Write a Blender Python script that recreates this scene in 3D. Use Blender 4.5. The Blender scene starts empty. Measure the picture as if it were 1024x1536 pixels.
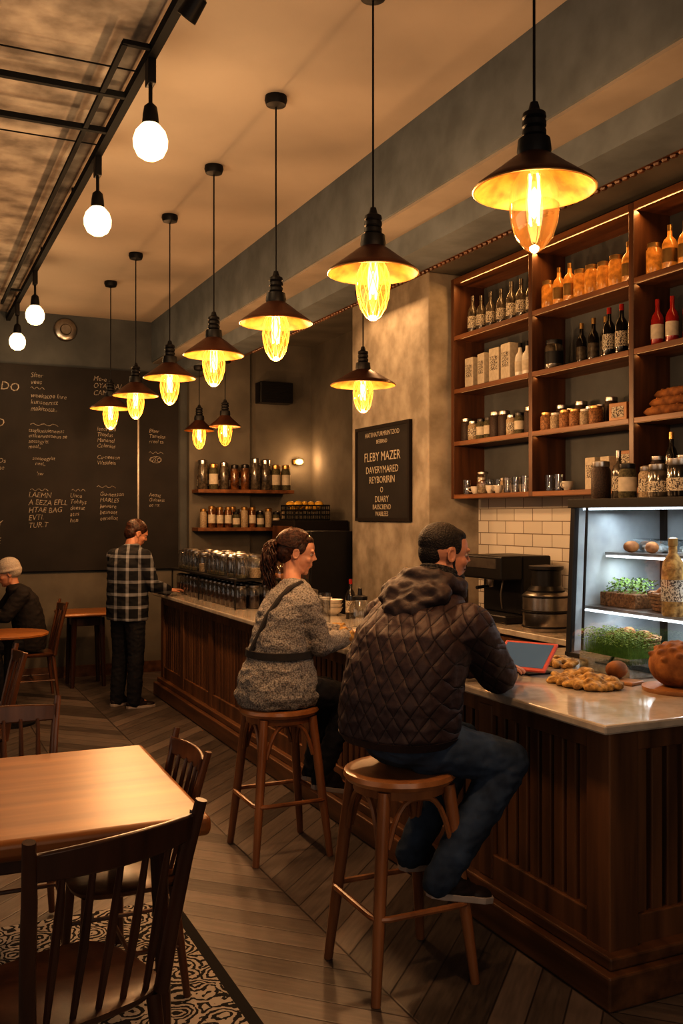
import bpy, bmesh, math, random
from mathutils import Vector, Matrix, Euler, noise
random.seed(7)
S = bpy.context.scene
C = S.collection
V = Vector

# ------------------------------------------------------------------ materials
def _nt(name):
    m = bpy.data.materials.new(name); m.use_nodes = True
    nt = m.node_tree
    return m, nt, nt.nodes['Principled BSDF'], nt.nodes['Material Output']

def mat(name, c, rough=.5, metal=0., c2=None, scale=20., stretch=(1, 1, 1), bump=0., emis=None, es=0., coat=0., detail=4, lo=.35, hi=.65, bd=.01, cr=.25):
    m, nt, p, out = _nt(name)
    p.inputs['Roughness'].default_value = rough
    p.inputs['Metallic'].default_value = metal
    p.inputs['Coat Weight'].default_value = coat
    p.inputs['Coat Roughness'].default_value = cr
    if c2 is None: c2 = tuple(x * .82 for x in c)
    tc = nt.nodes.new('ShaderNodeTexCoord'); mp = nt.nodes.new('ShaderNodeMapping')
    mp.inputs['Scale'].default_value = stretch
    nz = nt.nodes.new('ShaderNodeTexNoise'); nz.inputs['Scale'].default_value = scale; nz.inputs['Detail'].default_value = detail
    rp = nt.nodes.new('ShaderNodeValToRGB')
    rp.color_ramp.elements[0].position = lo; rp.color_ramp.elements[1].position = hi
    rp.color_ramp.elements[0].color = (*c2, 1); rp.color_ramp.elements[1].color = (*c, 1)
    L = nt.links.new
    L(tc.outputs['Object'], mp.inputs['Vector']); L(mp.outputs[0], nz.inputs['Vector'])
    L(nz.outputs['Fac'], rp.inputs['Fac']); L(rp.outputs[0], p.inputs['Base Color'])
    if bump:
        b = nt.nodes.new('ShaderNodeBump'); b.inputs['Strength'].default_value = bump; b.inputs['Distance'].default_value = bd
        L(nz.outputs['Fac'], b.inputs['Height']); L(b.outputs[0], p.inputs['Normal'])
    if emis:
        p.inputs['Emission Color'].default_value = (*emis, 1); p.inputs['Emission Strength'].default_value = es
    return m

def wood(name, c1, c2, axis=2, rough=.4, s=14., coat=.1, cr=.3):
    st = [1, 1, 1]; st[axis] = .08
    return mat(name, c1, rough, 0, c2, s, tuple(st), .15, coat=coat, detail=8, lo=.3, hi=.7, cr=cr)

def glass(name, tint=(1, 1, 1), refl=.12, emis=None, es=0):
    m, nt, p, out = _nt(name)
    nt.nodes.remove(p)
    t = nt.nodes.new('ShaderNodeBsdfTransparent'); t.inputs[0].default_value = (*tint, 1)
    g = nt.nodes.new('ShaderNodeBsdfGlossy'); g.inputs['Roughness'].default_value = .04
    lw = nt.nodes.new('ShaderNodeLayerWeight'); lw.inputs[0].default_value = .35
    ad = nt.nodes.new('ShaderNodeMath'); ad.operation = 'MULTIPLY_ADD'; ad.inputs[1].default_value = .6; ad.inputs[2].default_value = refl; ad.use_clamp = True
    mx = nt.nodes.new('ShaderNodeMixShader'); L = nt.links.new
    L(lw.outputs['Facing'], ad.inputs[0]); L(ad.outputs[0], mx.inputs[0]); L(t.outputs[0], mx.inputs[1]); L(g.outputs[0], mx.inputs[2])
    last = mx
    if emis:
        e = nt.nodes.new('ShaderNodeEmission'); e.inputs[0].default_value = (*emis, 1); e.inputs[1].default_value = es
        a = nt.nodes.new('ShaderNodeAddShader'); L(mx.outputs[0], a.inputs[0]); L(e.outputs[0], a.inputs[1]); last = a
    L(last.outputs[0], out.inputs['Surface'])
    return m

def emit(name, c, s):
    m, nt, p, out = _nt(name)
    p.inputs['Base Color'].default_value = (*c, 1)
    p.inputs['Emission Color'].default_value = (*c, 1); p.inputs['Emission Strength'].default_value = s
    return m

def math_node(nt, op, a, b=None, c=None):
    n = nt.nodes.new('ShaderNodeMath'); n.operation = op
    for i, x in enumerate((a, b, c)):
        if x is None: continue
        if isinstance(x, (int, float)): n.inputs[i].default_value = x
        else: nt.links.new(x, n.inputs[i])
    return n.outputs[0]

def floor_mat():
    m, nt, p, out = _nt('chevron_wood'); L = nt.links.new
    tc = nt.nodes.new('ShaderNodeTexCoord'); sp = nt.nodes.new('ShaderNodeSeparateXYZ'); L(tc.outputs['Object'], sp.inputs[0])
    W = .62; P = .17
    x, y = sp.outputs[0], sp.outputs[1]
    t = math_node(nt, 'PINGPONG', math_node(nt, 'ADD', x, 10.2), W)
    v = math_node(nt, 'ADD', y, t)
    vp = math_node(nt, 'DIVIDE', math_node(nt, 'ADD', v, 20), P)
    pid = math_node(nt, 'FLOOR', vp); col = math_node(nt, 'FLOOR', math_node(nt, 'DIVIDE', math_node(nt, 'ADD', x, 10.2), W))
    cb = nt.nodes.new('ShaderNodeCombineXYZ'); L(pid, cb.inputs[0]); L(col, cb.inputs[1])
    wn = nt.nodes.new('ShaderNodeTexWhiteNoise'); wn.noise_dimensions = '3D'; L(cb.outputs[0], wn.inputs['Vector'])
    fr = math_node(nt, 'FRACT', vp); edge = math_node(nt, 'MINIMUM', fr, math_node(nt, 'SUBTRACT', 1, fr))
    e2 = math_node(nt, 'MINIMUM', t, math_node(nt, 'SUBTRACT', W, t))
    seam = math_node(nt, 'MINIMUM', math_node(nt, 'MULTIPLY', edge, 24), math_node(nt, 'MULTIPLY', e2, 150))
    seam = math_node(nt, 'MINIMUM', seam, 1.0)
    cg = nt.nodes.new('ShaderNodeCombineXYZ'); L(math_node(nt, 'MULTIPLY', v, 14), cg.inputs[0]); L(math_node(nt, 'MULTIPLY', math_node(nt, 'SUBTRACT', y, t), 1.5), cg.inputs[1]); L(wn.outputs['Value'], cg.inputs[2])
    nz = nt.nodes.new('ShaderNodeTexNoise'); nz.inputs['Scale'].default_value = 3; nz.inputs['Detail'].default_value = 7; L(cg.outputs[0], nz.inputs['Vector'])
    f = math_node(nt, 'ADD', math_node(nt, 'MULTIPLY', wn.outputs['Value'], .5), math_node(nt, 'MULTIPLY', nz.outputs['Fac'], .7))
    rp = nt.nodes.new('ShaderNodeValToRGB'); rp.color_ramp.elements[0].color = (.040, .033, .029, 1); rp.color_ramp.elements[1].color = (.19, .157, .137, 1)
    rp.color_ramp.elements[0].position = .2; rp.color_ramp.elements[1].position = .95
    L(f, rp.inputs[0])
    mx = nt.nodes.new('ShaderNodeMix'); mx.data_type = 'RGBA'; mx.inputs[6].default_value = (.016, .012, .010, 1)
    L(seam, mx.inputs[0]); L(rp.outputs[0], mx.inputs[7]); L(mx.outputs[2], p.inputs['Base Color'])
    p.inputs['Roughness'].default_value = .42
    b = nt.nodes.new('ShaderNodeBump'); b.inputs['Strength'].default_value = .2; b.inputs['Distance'].default_value = .008
    L(math_node(nt, 'ADD', seam, math_node(nt, 'MULTIPLY', nz.outputs['Fac'], .4)), b.inputs['Height']); L(b.outputs[0], p.inputs['Normal'])
    return m

def tile_mat():
    m, nt, p, out = _nt('subway_tile'); L = nt.links.new
    tc = nt.nodes.new('ShaderNodeTexCoord'); sp = nt.nodes.new('ShaderNodeSeparateXYZ'); L(tc.outputs['Object'], sp.inputs[0])
    cb = nt.nodes.new('ShaderNodeCombineXYZ'); L(sp.outputs[1], cb.inputs[0]); L(sp.outputs[2], cb.inputs[1])
    br = nt.nodes.new('ShaderNodeTexBrick'); L(cb.outputs[0], br.inputs['Vector'])
    br.inputs['Scale'].default_value = 1; br.inputs['Brick Width'].default_value = .24; br.inputs['Row Height'].default_value = .098
    br.inputs['Mortar Size'].default_value = .0035; br.inputs['Color1'].default_value = (.66, .63, .58, 1); br.inputs['Color2'].default_value = (.58, .55, .50, 1)
    br.inputs['Mortar'].default_value = (.22, .19, .16, 1)
    L(br.outputs['Color'], p.inputs['Base Color']); p.inputs['Roughness'].default_value = .2
    b = nt.nodes.new('ShaderNodeBump'); b.inputs['Strength'].default_value = .4; b.inputs['Distance'].default_value = .005; b.invert = True
    L(br.outputs['Fac'], b.inputs['Height']); L(b.outputs[0], p.inputs['Normal'])
    return m

def quilt_mat():
    m, nt, p, out = _nt('quilted_nylon'); L = nt.links.new
    tc = nt.nodes.new('ShaderNodeTexCoord'); sp = nt.nodes.new('ShaderNodeSeparateXYZ'); L(tc.outputs['Object'], sp.inputs[0])
    h = math_node(nt, 'SUBTRACT', math_node(nt, 'MULTIPLY', sp.outputs[0], .75), sp.outputs[1])
    q = .036
    a = math_node(nt, 'PINGPONG', math_node(nt, 'ADD', h, math_node(nt, 'ADD', math_node(nt, 'MULTIPLY', sp.outputs[2], .8), 5)), q)
    b_ = math_node(nt, 'PINGPONG', math_node(nt, 'ADD', h, math_node(nt, 'SUBTRACT', 5, math_node(nt, 'MULTIPLY', sp.outputs[2], .8))), q)
    mn = math_node(nt, 'MINIMUM', math_node(nt, 'MULTIPLY', math_node(nt, 'MINIMUM', a, b_), 60), 1)
    mn = math_node(nt, 'POWER', mn, .5)
    rp = nt.nodes.new('ShaderNodeValToRGB'); rp.color_ramp.elements[0].color = (.018, .012, .012, 1); rp.color_ramp.elements[1].color = (.052, .031, .031, 1)
    rp.color_ramp.elements[1].position = .6
    L(mn, rp.inputs[0]); L(rp.outputs[0], p.inputs['Base Color']); p.inputs['Roughness'].default_value = .62
    nz = nt.nodes.new('ShaderNodeTexNoise'); nz.inputs['Scale'].default_value = 26; L(tc.outputs['Object'], nz.inputs['Vector'])
    b = nt.nodes.new('ShaderNodeBump'); b.inputs['Strength'].default_value = .7; b.inputs['Distance'].default_value = .007
    L(math_node(nt, 'ADD', mn, math_node(nt, 'MULTIPLY', nz.outputs['Fac'], .8)), b.inputs['Height']); L(b.outputs[0], p.inputs['Normal'])
    return m

def plaid_mat():
    m, nt, p, out = _nt('plaid_flannel'); L = nt.links.new
    tc = nt.nodes.new('ShaderNodeTexCoord'); sp = nt.nodes.new('ShaderNodeSeparateXYZ'); L(tc.outputs['Object'], sp.inputs[0])
    h = math_node(nt, 'SUBTRACT', sp.outputs[0], math_node(nt, 'MULTIPLY', sp.outputs[1], .3))
    def stripe(x):
        return math_node(nt, 'LESS_THAN', math_node(nt, 'FRACT', math_node(nt, 'MULTIPLY', math_node(nt, 'ADD', x, 5), 9.)), .25)
    s = math_node(nt, 'ADD', stripe(h), stripe(sp.outputs[2]))
    rp = nt.nodes.new('ShaderNodeValToRGB'); rp.color_ramp.elements[0].color = (.010, .011, .014, 1); rp.color_ramp.elements[1].color = (.36, .37, .40, 1)
    L(math_node(nt, 'MULTIPLY', s, .38), rp.inputs[0]); L(rp.outputs[0], p.inputs['Base Color']); p.inputs['Roughness'].default_value = .9
    return m

def rug_mat():
    m, nt, p, out = _nt('rug_pattern'); L = nt.links.new
    tc = nt.nodes.new('ShaderNodeTexCoord')
    nz = nt.nodes.new('ShaderNodeTexNoise'); nz.inputs['Scale'].default_value = 9; nz.inputs['Detail'].default_value = 3
    L(tc.outputs['Object'], nz.inputs['Vector'])
    n2 = nt.nodes.new('ShaderNodeTexNoise'); n2.inputs['Scale'].default_value = 60; n2.inputs['Detail'].default_value = 5
    L(tc.outputs['Object'], n2.inputs['Vector'])
    vo = nt.nodes.new('ShaderNodeTexVoronoi'); vo.inputs['Scale'].default_value = 9
    L(tc.outputs['Object'], vo.inputs['Vector'])
    w1 = math_node(nt, 'SINE', math_node(nt, 'ADD', math_node(nt, 'MULTIPLY', vo.outputs['Distance'], 34), math_node(nt, 'MULTIPLY', nz.outputs['Fac'], 30)))
    f = math_node(nt, 'GREATER_THAN', math_node(nt, 'ADD', w1, math_node(nt, 'MULTIPLY', math_node(nt, 'SUBTRACT', n2.outputs['Fac'], .5), 4.0)), -.1)
    sp = nt.nodes.new('ShaderNodeSeparateXYZ'); L(tc.outputs['Object'], sp.inputs[0])
    inner = math_node(nt, 'LESS_THAN', sp.outputs[0], .755)
    rp = nt.nodes.new('ShaderNodeValToRGB'); rp.color_ramp.elements[0].color = (.02, .018, .017, 1); rp.color_ramp.elements[1].color = (.40, .36, .32, 1)
    L(math_node(nt, 'MULTIPLY', f, inner), rp.inputs[0]); L(rp.outputs[0], p.inputs['Base Color']); p.inputs['Roughness'].default_value = 1
    b = nt.nodes.new('ShaderNodeBump'); b.inputs['Strength'].default_value = .5; L(n2.outputs['Fac'], b.inputs['Height']); L(b.outputs[0], p.inputs['Normal'])
    return m

def knit_mat():
    m, nt, p, out = _nt('speckled_knit'); L = nt.links.new
    tc = nt.nodes.new('ShaderNodeTexCoord')
    vo = nt.nodes.new('ShaderNodeTexVoronoi'); vo.inputs['Scale'].default_value = 120
    nz = nt.nodes.new('ShaderNodeTexNoise'); nz.inputs['Scale'].default_value = 90
    L(tc.outputs['Object'], vo.inputs['Vector']); L(tc.outputs['Object'], nz.inputs['Vector'])
    rp = nt.nodes.new('ShaderNodeValToRGB'); rp.color_ramp.elements[0].color = (.36, .335, .31, 1); rp.color_ramp.elements[1].color = (.08, .07, .065, 1)
    rp.color_ramp.elements[0].position = .3; rp.color_ramp.elements[1].position = .85
    L(math_node(nt, 'ADD', math_node(nt, 'MULTIPLY', vo.outputs['Distance'], .7), math_node(nt, 'MULTIPLY', nz.outputs['Fac'], .35)), rp.inputs[0])
    L(rp.outputs[0], p.inputs['Base Color']); p.inputs['Roughness'].default_value = .95
    b = nt.nodes.new('ShaderNodeBump'); b.inputs['Strength'].default_value = .5; b.inputs['Distance'].default_value = .004; b.invert = True
    L(vo.outputs['Distance'], b.inputs['Height']); L(b.outputs[0], p.inputs['Normal'])
    return m

M = {}
M['floor'] = floor_mat(); M['tile'] = tile_mat(); M['quilt'] = quilt_mat(); M['plaid'] = plaid_mat(); M['rug'] = rug_mat(); M['knit'] = knit_mat()
M['ceil'] = mat('warm_plaster', (.50, .42, .345), .9, scale=1.2, c2=(.43, .36, .295), detail=8)
M['conc'] = mat('concrete', (.44, .38, .32), .9, scale=5, c2=(.19, .16, .135), bump=.3, detail=14)
M['pillar'] = mat('pillar_concrete', (.40, .355, .295), .85, scale=5, c2=(.24, .21, .17), bump=.4, detail=14)
M['blue'] = mat('slate_paint', (.105, .112, .115), .85, scale=3, c2=(.075, .08, .083), bump=.1, detail=8)
M['beam'] = mat('beam_paint', (.145, .165, .18), .8, scale=5, c2=(.105, .12, .13), bump=.15, detail=10)
M['grey'] = mat('olive_grey_paint', (.17, .155, .13), .85, scale=3, c2=(.125, .114, .095), bump=.1, detail=8)
M['ledge'] = mat('ledge_paint', (.28, .24, .20), .8, scale=3)
M['cwood'] = wood('counter_walnut', (.21, .105, .048), (.075, .036, .017), 2, .45)
M['cwoodh'] = wood('counter_walnut_rail', (.20, .10, .046), (.075, .036, .017), 1, .45)
M['cdark'] = mat('counter_recess', (.012, .007, .005), .8)
M['stone'] = mat('pale_stone', (.50, .455, .40), .14, scale=14, c2=(.38, .335, .285), coat=.3, detail=12, cr=.05)
M['swood'] = wood('shelf_wood', (.26, .115, .045), (.09, .038, .016), 1, .45)
M['swoodz'] = wood('shelf_upright_wood', (.16, .072, .032), (.06, .027, .013), 2, .45)
M['stool'] = wood('stool_wood', (.38, .18, .078), (.17, .074, .030), 2, .32, coat=.25)
M['stoolt'] = wood('stool_seat_wood', (.48, .235, .095), (.27, .12, .045), 1, .28, coat=.35)
M['chair'] = wood('chair_wood', (.085, .037, .019), (.035, .015, .009), 2, .34, coat=.25)
M['chair2'] = wood('chair_wood_warm', (.17, .078, .037), (.075, .033, .016), 2, .32, coat=.25)
M['table'] = wood('table_wood', (.40, .175, .048), (.19, .075, .021), 0, .36, s=9, coat=.25, cr=.4)
M['black'] = mat('black_metal', (.012, .011, .011), .5, .2)
M['rail'] = mat('matte_black_rail', (.008, .008, .008), .9)
M['bplast'] = mat('black_plastic', (.015, .014, .014), .35)
M['gold'] = mat('gilded_shade_lining', (.42, .185, .036), .5, .2, c2=(.22, .085, .016), scale=18, detail=8)
M['cage'] = emit('glowing_wire_cage', (1, .50, .10), 1.0)
M['shade'] = mat('bronze_black_enamel', (.12, .052, .028), .36, .5)
M['board'] = mat('chalkboard_slate', (.024, .020, .018), .75, scale=3, c2=(.015, .013, .012))
M['chalk'] = mat('chalk', (.42, .37, .32), .95, scale=60, c2=(.16, .14, .12))
M['skin'] = mat('skin', (.50, .26, .17), .5, scale=15, c2=(.43, .21, .135))
M['skin2'] = mat('skin_fair', (.58, .32, .22), .5, scale=15, c2=(.52, .27, .18))
M['hairm'] = mat('dark_hair', (.020, .013, .010), .6, scale=140, c2=(.006, .004, .003), bump=.7)
M['hairw'] = mat('brown_hair', (.075, .030, .015), .45, scale=60, c2=(.018, .008, .004), bump=.6, detail=8)
M['eyew'] = mat('eye_white', (.5, .45, .4), .3)
M['iris'] = mat('dark_iris', (.02, .012, .008), .2)
M['jean'] = mat('blue_denim', (.055, .085, .14), .85, scale=10, c2=(.022, .034, .06), bump=.3, detail=10)
M['dpant'] = mat('dark_trouser', (.014, .014, .018), .85, scale=30, bump=.2)
M['dcoat'] = mat('dark_coat', (.022, .017, .016), .85, scale=25, bump=.3)
M['hood'] = mat('plain_nylon_hood', (.046, .029, .028), .62, scale=10, c2=(.030, .019, .019), bump=.6, bd=.02)
M['knitdark'] = mat('grey_knit_collar', (.07, .065, .062), .95, scale=120, c2=(.01, .01, .01), bump=.6)
M['beanie'] = mat('grey_beanie', (.42, .37, .33), .95, scale=80, bump=.5)
M['shoe'] = mat('shoe_leather', (.028, .018, .016), .5)
M['sole'] = mat('rubber_sole', (.42, .37, .34), .7)
M['apron'] = mat('apron_cloth', (.040, .036, .036), .9)
M['white'] = mat('white_ceramic', (.66, .62, .55), .25)
M['paper'] = mat('cream_paper', (.52, .46, .37), .8, scale=30)
M['print'] = mat('printed_label', (.5, .45, .36), .8, scale=140, c2=(.06, .05, .045), lo=.45, hi=.5)
M['amber'] = mat('amber_glass_painted_glow', (.60, .26, .055), .12, c2=(.25, .09, .018), scale=25, coat=.5, emis=(1, .4, .06), es=.12)  # weak emission painted in, stands for backlight through the glass
M['damber'] = mat('dark_amber_glass', (.18, .08, .027), .12, c2=(.05, .022, .01), scale=25, coat=.5)
M['dglass'] = mat('dark_bottle_glass', (.012, .010, .008), .08, coat=.6)
M['rglass'] = mat('red_bottle_glass', (.30, .025, .018), .1, coat=.6)
M['gglass'] = mat('smoky_bottle_glass', (.12, .10, .075), .12, c2=(.04, .033, .025), scale=30, coat=.5)
M['spice'] = mat('spice_grains', (.34, .17, .07), .6, c2=(.12, .055, .02), scale=90)
M['grain'] = mat('pale_grains', (.42, .34, .24), .6, c2=(.2, .15, .09), scale=120)
M['herb'] = mat('dried_herbs', (.11, .10, .05), .7, c2=(.04, .035, .02), scale=90)
M['beans'] = mat('dark_beans', (.05, .028, .018), .5, c2=(.02, .01, .007), scale=140, bump=.4)
M['lid'] = mat('brass_lid', (.5, .32, .13), .35, .8)
M['steel'] = mat('brushed_steel', (.42, .39, .36), .28, .95)
M['clear'] = glass('clear_glass', (.93, .94, .95), .10)
M['bulb'] = glass('warm_bulb_glass', (1, .88, .62), .10, (1, .38, .06), .34)
M['bulbc'] = glass('clear_bulb_glass', (1, .93, .8), .12, (1, .45, .09), .10)
M['fil'] = emit('filament', (1, .60, .22), 5)
M['globe'] = emit('globe_glow', (1, .78, .46), 1.7)
M['cool'] = emit('case_strip_light', (.85, .93, 1), 3)
M['warmstrip'] = emit('warm_lamp_glow', (1, .55, .16), 3)
M['crust'] = mat('bread_crust', (.34, .155, .05), .8, c2=(.13, .05, .015), scale=14, bump=.9, detail=8)
M['flat'] = mat('golden_crust', (.50, .32, .11), .75, c2=(.17, .09, .025), scale=38, bump=1, detail=8)
M['green'] = mat('sprout_green', (.22, .36, .07), .6, c2=(.10, .20, .03), scale=60)
M['basket'] = mat('wicker', (.30, .16, .07), .8, c2=(.10, .05, .02), scale=70, bump=.9)
M['wbright'] = wood('light_board_wood', (.42, .22, .09), (.25, .12, .05), 0, .5)
M['screen'] = mat('tablet_screen', (.05, .075, .095), .15, emis=(.2, .3, .38), es=.18, c2=(.035, .055, .075), scale=3)
M['pink'] = mat('coral_case', (.50, .11, .085), .5)
M['yellow'] = mat('yellow_fruit', (.6, .36, .05), .5)
M['plastic'] = glass('clear_plastic_tray', (.9, .95, .97), .25)
M['foil'] = mat('frosted_wrap', (.55, .60, .60), .3, c2=(.3, .34, .34), scale=30, bump=1)
M['frost'] = mat('frosted_case_panel', (.50, .55, .57), .35, c2=(.3, .34, .36), scale=4, detail=6)

# ------------------------------------------------------------------ mesh builder
class MB:
    def __init__(s): s.v = []; s.f = []; s.m = []
    def add(s, vs, fs, mi=0, T=None):
        o = len(s.v)
        s.v += [(T @ V(p)) if T else V(p) for p in vs]
        s.f += [tuple(i + o for i in f) for f in fs]; s.m += [mi] * len(fs)
        return s
    def box(s, c, d, mi=0, T=None, rot=None):
        hx, hy, hz = d[0] / 2, d[1] / 2, d[2] / 2
        R = Matrix.Translation(V(c)) @ (Euler(rot).to_matrix().to_4x4() if rot else Matrix())
        if T: R = T @ R
        vs = [(x * hx, y * hy, z * hz) for x in (-1, 1) for y in (-1, 1) for z in (-1, 1)]
        return s.add(vs, [(0, 1, 3, 2), (4, 6, 7, 5), (0, 4, 5, 1), (2, 3, 7, 6), (0, 2, 6, 4), (1, 5, 7, 3)], mi, R)
    def bx(s, x0, x1, y0, y1, z0, z1, mi=0):
        return s.box(((x0 + x1) / 2, (y0 + y1) / 2, (z0 + z1) / 2), (x1 - x0, y1 - y0, z1 - z0), mi)
    def lathe(s, prof, c=(0, 0, 0), n=24, mi=0, T=None, caps=True):
        vs = []; fs = []; k = len(prof)
        for i in range(n):
            a = 2 * math.pi * i / n
            for r, z in prof: vs.append((c[0] + r * math.cos(a), c[1] + r * math.sin(a), c[2] + z))
        for i in range(n):
            j = (i + 1) % n
            for q in range(k - 1): fs.append((i * k + q, j * k + q, j * k + q + 1, i * k + q + 1))
        if caps:
            if prof[0][0] > 1e-5: fs.append(tuple(i * k for i in reversed(range(n))))
            if prof[-1][0] > 1e-5: fs.append(tuple(i * k + k - 1 for i in range(n)))
        return s.add(vs, fs, mi, T)
    def open_lathe(s, prof, c=(0, 0, 0), n=24, mi=0, T=None):
        return s.lathe(prof, c, n, mi, T, False)
    def tube(s, pts, r, n=8, mi=0, closed=False, T=None, flat=1.):
        pts = [V(p) for p in pts]; k = len(pts)
        if not isinstance(r, (list, tuple)): r = [r] * k
        vs = []; fs = []; nrm = None
        for i in range(k):
            if closed: t = pts[(i + 1) % k] - pts[i - 1]
            else: t = pts[min(i + 1, k - 1)] - pts[max(i - 1, 0)]
            t.normalize()
            if nrm is None:
                nrm = t.orthogonal().normalized()
                if abs(t.z) < .95: nrm = (V((0, 0, 1)) - t * t.z).normalized()
            else:
                nrm = nrm - t * nrm.dot(t)
                nrm.normalize()
            b = t.cross(nrm)
            for j in range(n):
                a = 2 * math.pi * j / n
                vs.append(pts[i] + (nrm * math.cos(a) * flat + b * math.sin(a)) * r[i])
        for i in range(k if closed else k - 1):
            i2 = (i + 1) % k
            for j in range(n):
                j2 = (j + 1) % n
                fs.append((i * n + j, i2 * n + j, i2 * n + j2, i * n + j2))
        if not closed:
            fs.append(tuple(range(n))); fs.append(tuple((k - 1) * n + j for j in reversed(range(n))))
        return s.add(vs, fs, mi, T)
    def ell(s, c, r, mi=0, T=None, rot=None, n=14):
        if not isinstance(r, (list, tuple)): r = (r, r, r)
        vs = [(0, 0, -1)]; fs = []; m = n // 2 + 1
        for i in range(1, m):
            p = -math.pi / 2 + math.pi * i / m
            for j in range(n):
                a = 2 * math.pi * j / n
                vs.append((math.cos(p) * math.cos(a), math.cos(p) * math.sin(a), math.sin(p)))
        vs.append((0, 0, 1)); L_ = len(vs) - 1
        for j in range(n): fs.append((0, 1 + (j + 1) % n, 1 + j))
        for i in range(m - 2):
            for j in range(n):
                a = 1 + i * n + j; b = 1 + i * n + (j + 1) % n
                fs.append((a, b, b + n, a + n))
        for j in range(n): fs.append((L_, 1 + (m - 2) * n + j, 1 + (m - 2) * n + (j + 1) % n))
        R = Matrix.Translation(V(c)) @ (Euler(rot).to_matrix().to_4x4() if rot else Matrix()) @ Matrix.Diagonal((*r, 1))
        if T: R = T @ R
        return s.add(vs, fs, mi, R)
    def limb(s, pts, r, n=14, mi=0):
        for i in range(len(pts) - 1):
            a, b = V(pts[i]), V(pts[i + 1])
            s.tube([a, a.lerp(b, .33), a.lerp(b, .66), b], [r[i], r[i] * .70 + r[i + 1] * .33, r[i] * .34 + r[i + 1] * .68, r[i + 1]], n, mi)
        for p, q in zip(pts, r): s.ell(p, q, mi, n=n)
        return s
    def loft(s, rings, n=28, mi=0, ex=2.3):
        vs = []; fs = []; k = len(rings)
        for (cx, cy, cz, rx, ry, yaw) in rings:
            for j in range(n):
                a = 2 * math.pi * j / n; ca, sa = math.cos(a), math.sin(a)
                x = rx * math.copysign(abs(ca) ** (2 / ex), ca); y = ry * math.copysign(abs(sa) ** (2 / ex), sa)
                vs.append((cx + x * math.cos(yaw) - y * math.sin(yaw), cy + x * math.sin(yaw) + y * math.cos(yaw), cz))
        for i in range(k - 1):
            for j in range(n):
                j2 = (j + 1) % n
                fs.append((i * n + j, i * n + j2, (i + 1) * n + j2, (i + 1) * n + j))
        fs.append(tuple(reversed(range(n)))); fs.append(tuple((k - 1) * n + j for j in range(n)))
        return s.add(vs, fs, mi)
    def build(s, name, mats, parent=None, origin=(0, 0, 0), smooth=True, bevel=0, remesh=0, smo=0, segs=2, wr=0, wf=9):
        if not isinstance(mats, (list, tuple)): mats = [mats]
        o3 = V(origin)
        me = bpy.data.meshes.new(name)
        me.from_pydata([p - o3 for p in s.v], [], s.f)
        for m_ in mats: me.materials.append(M[m_] if isinstance(m_, str) else m_)
        me.polygons.foreach_set('material_index', s.m)
        me.update()
        ob = bpy.data.objects.new(name, me); C.objects.link(ob)
        if remesh:
            mo = ob.modifiers.new('r', 'REMESH'); mo.mode = 'VOXEL'; mo.voxel_size = remesh
            if smo:
                q = ob.modifiers.new('s', 'SMOOTH'); q.iterations = smo; q.factor = .5
            dg = bpy.context.evaluated_depsgraph_get(); dg.update()
            nm = bpy.data.meshes.new_from_object(ob.evaluated_get(dg))
            ob.modifiers.clear(); ob.data = nm; nm.name = name
            nm.materials.clear(); nm.materials.append(M[mats[0]] if isinstance(mats[0], str) else mats[0])
            me = nm
            if wr:   # cloth folds
                ns = [v.normal.copy() for v in me.vertices]
                for v, nn in zip(me.vertices, ns):
                    p = V((v.co.x * wf, v.co.y * wf, v.co.z * wf * 1.6))
                    f = 1 - 2 * abs(noise.noise(p)); f2 = noise.noise(p * 2.3 + V((3, 1, 7)))
                    v.co += nn * (wr * (f * .8 + f2 * .5 - .35))
                me.update()
        if smooth:
            me.polygons.foreach_set('use_smooth', [True] * len(me.polygons))
            if not remesh:
                try: me.set_sharp_from_angle(angle=math.radians(38))
                except Exception: pass
        if bevel:
            b = ob.modifiers.new('bevel', 'BEVEL'); b.width = bevel; b.segments = segs; b.limit_method = 'ANGLE'; b.angle_limit = math.radians(40)
        if parent: ob.parent = parent
        else: ob.location = o3
        return ob

def tag(o, label, cat, group=None):
    o['label'] = label; o['category'] = cat
    if group: o['group'] = group
    return o

def struct(o): o['kind'] = 'structure'; return o

def empty(name, loc=(0, 0, 0), rz=0):
    e = bpy.data.objects.new(name, None); e.empty_display_size = .1
    e.location = loc; e.rotation_euler = (0, 0, rz); C.objects.link(e); return e

def dup(root):
    def rec(o, par):
        c = o.copy(); C.objects.link(c)
        if par: c.parent = par; c.matrix_parent_inverse = o.matrix_parent_inverse.copy()
        for ch in list(o.children): rec(ch, c)
        return c
    return rec(root, None)

cache = {}
def place(key, builder, loc, rz=0, sc=1., label=None, cat=None, group=None):
    if key in cache: o = dup(cache[key])
    else: o = builder(); cache[key] = o
    o.location = loc; o.rotation_euler = (0, 0, rz); o.scale = (sc, sc, sc)
    if label: o['label'] = label
    if cat: o['category'] = cat
    if group: o['group'] = group
    elif 'group' in o: del o['group']
    return o

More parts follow.
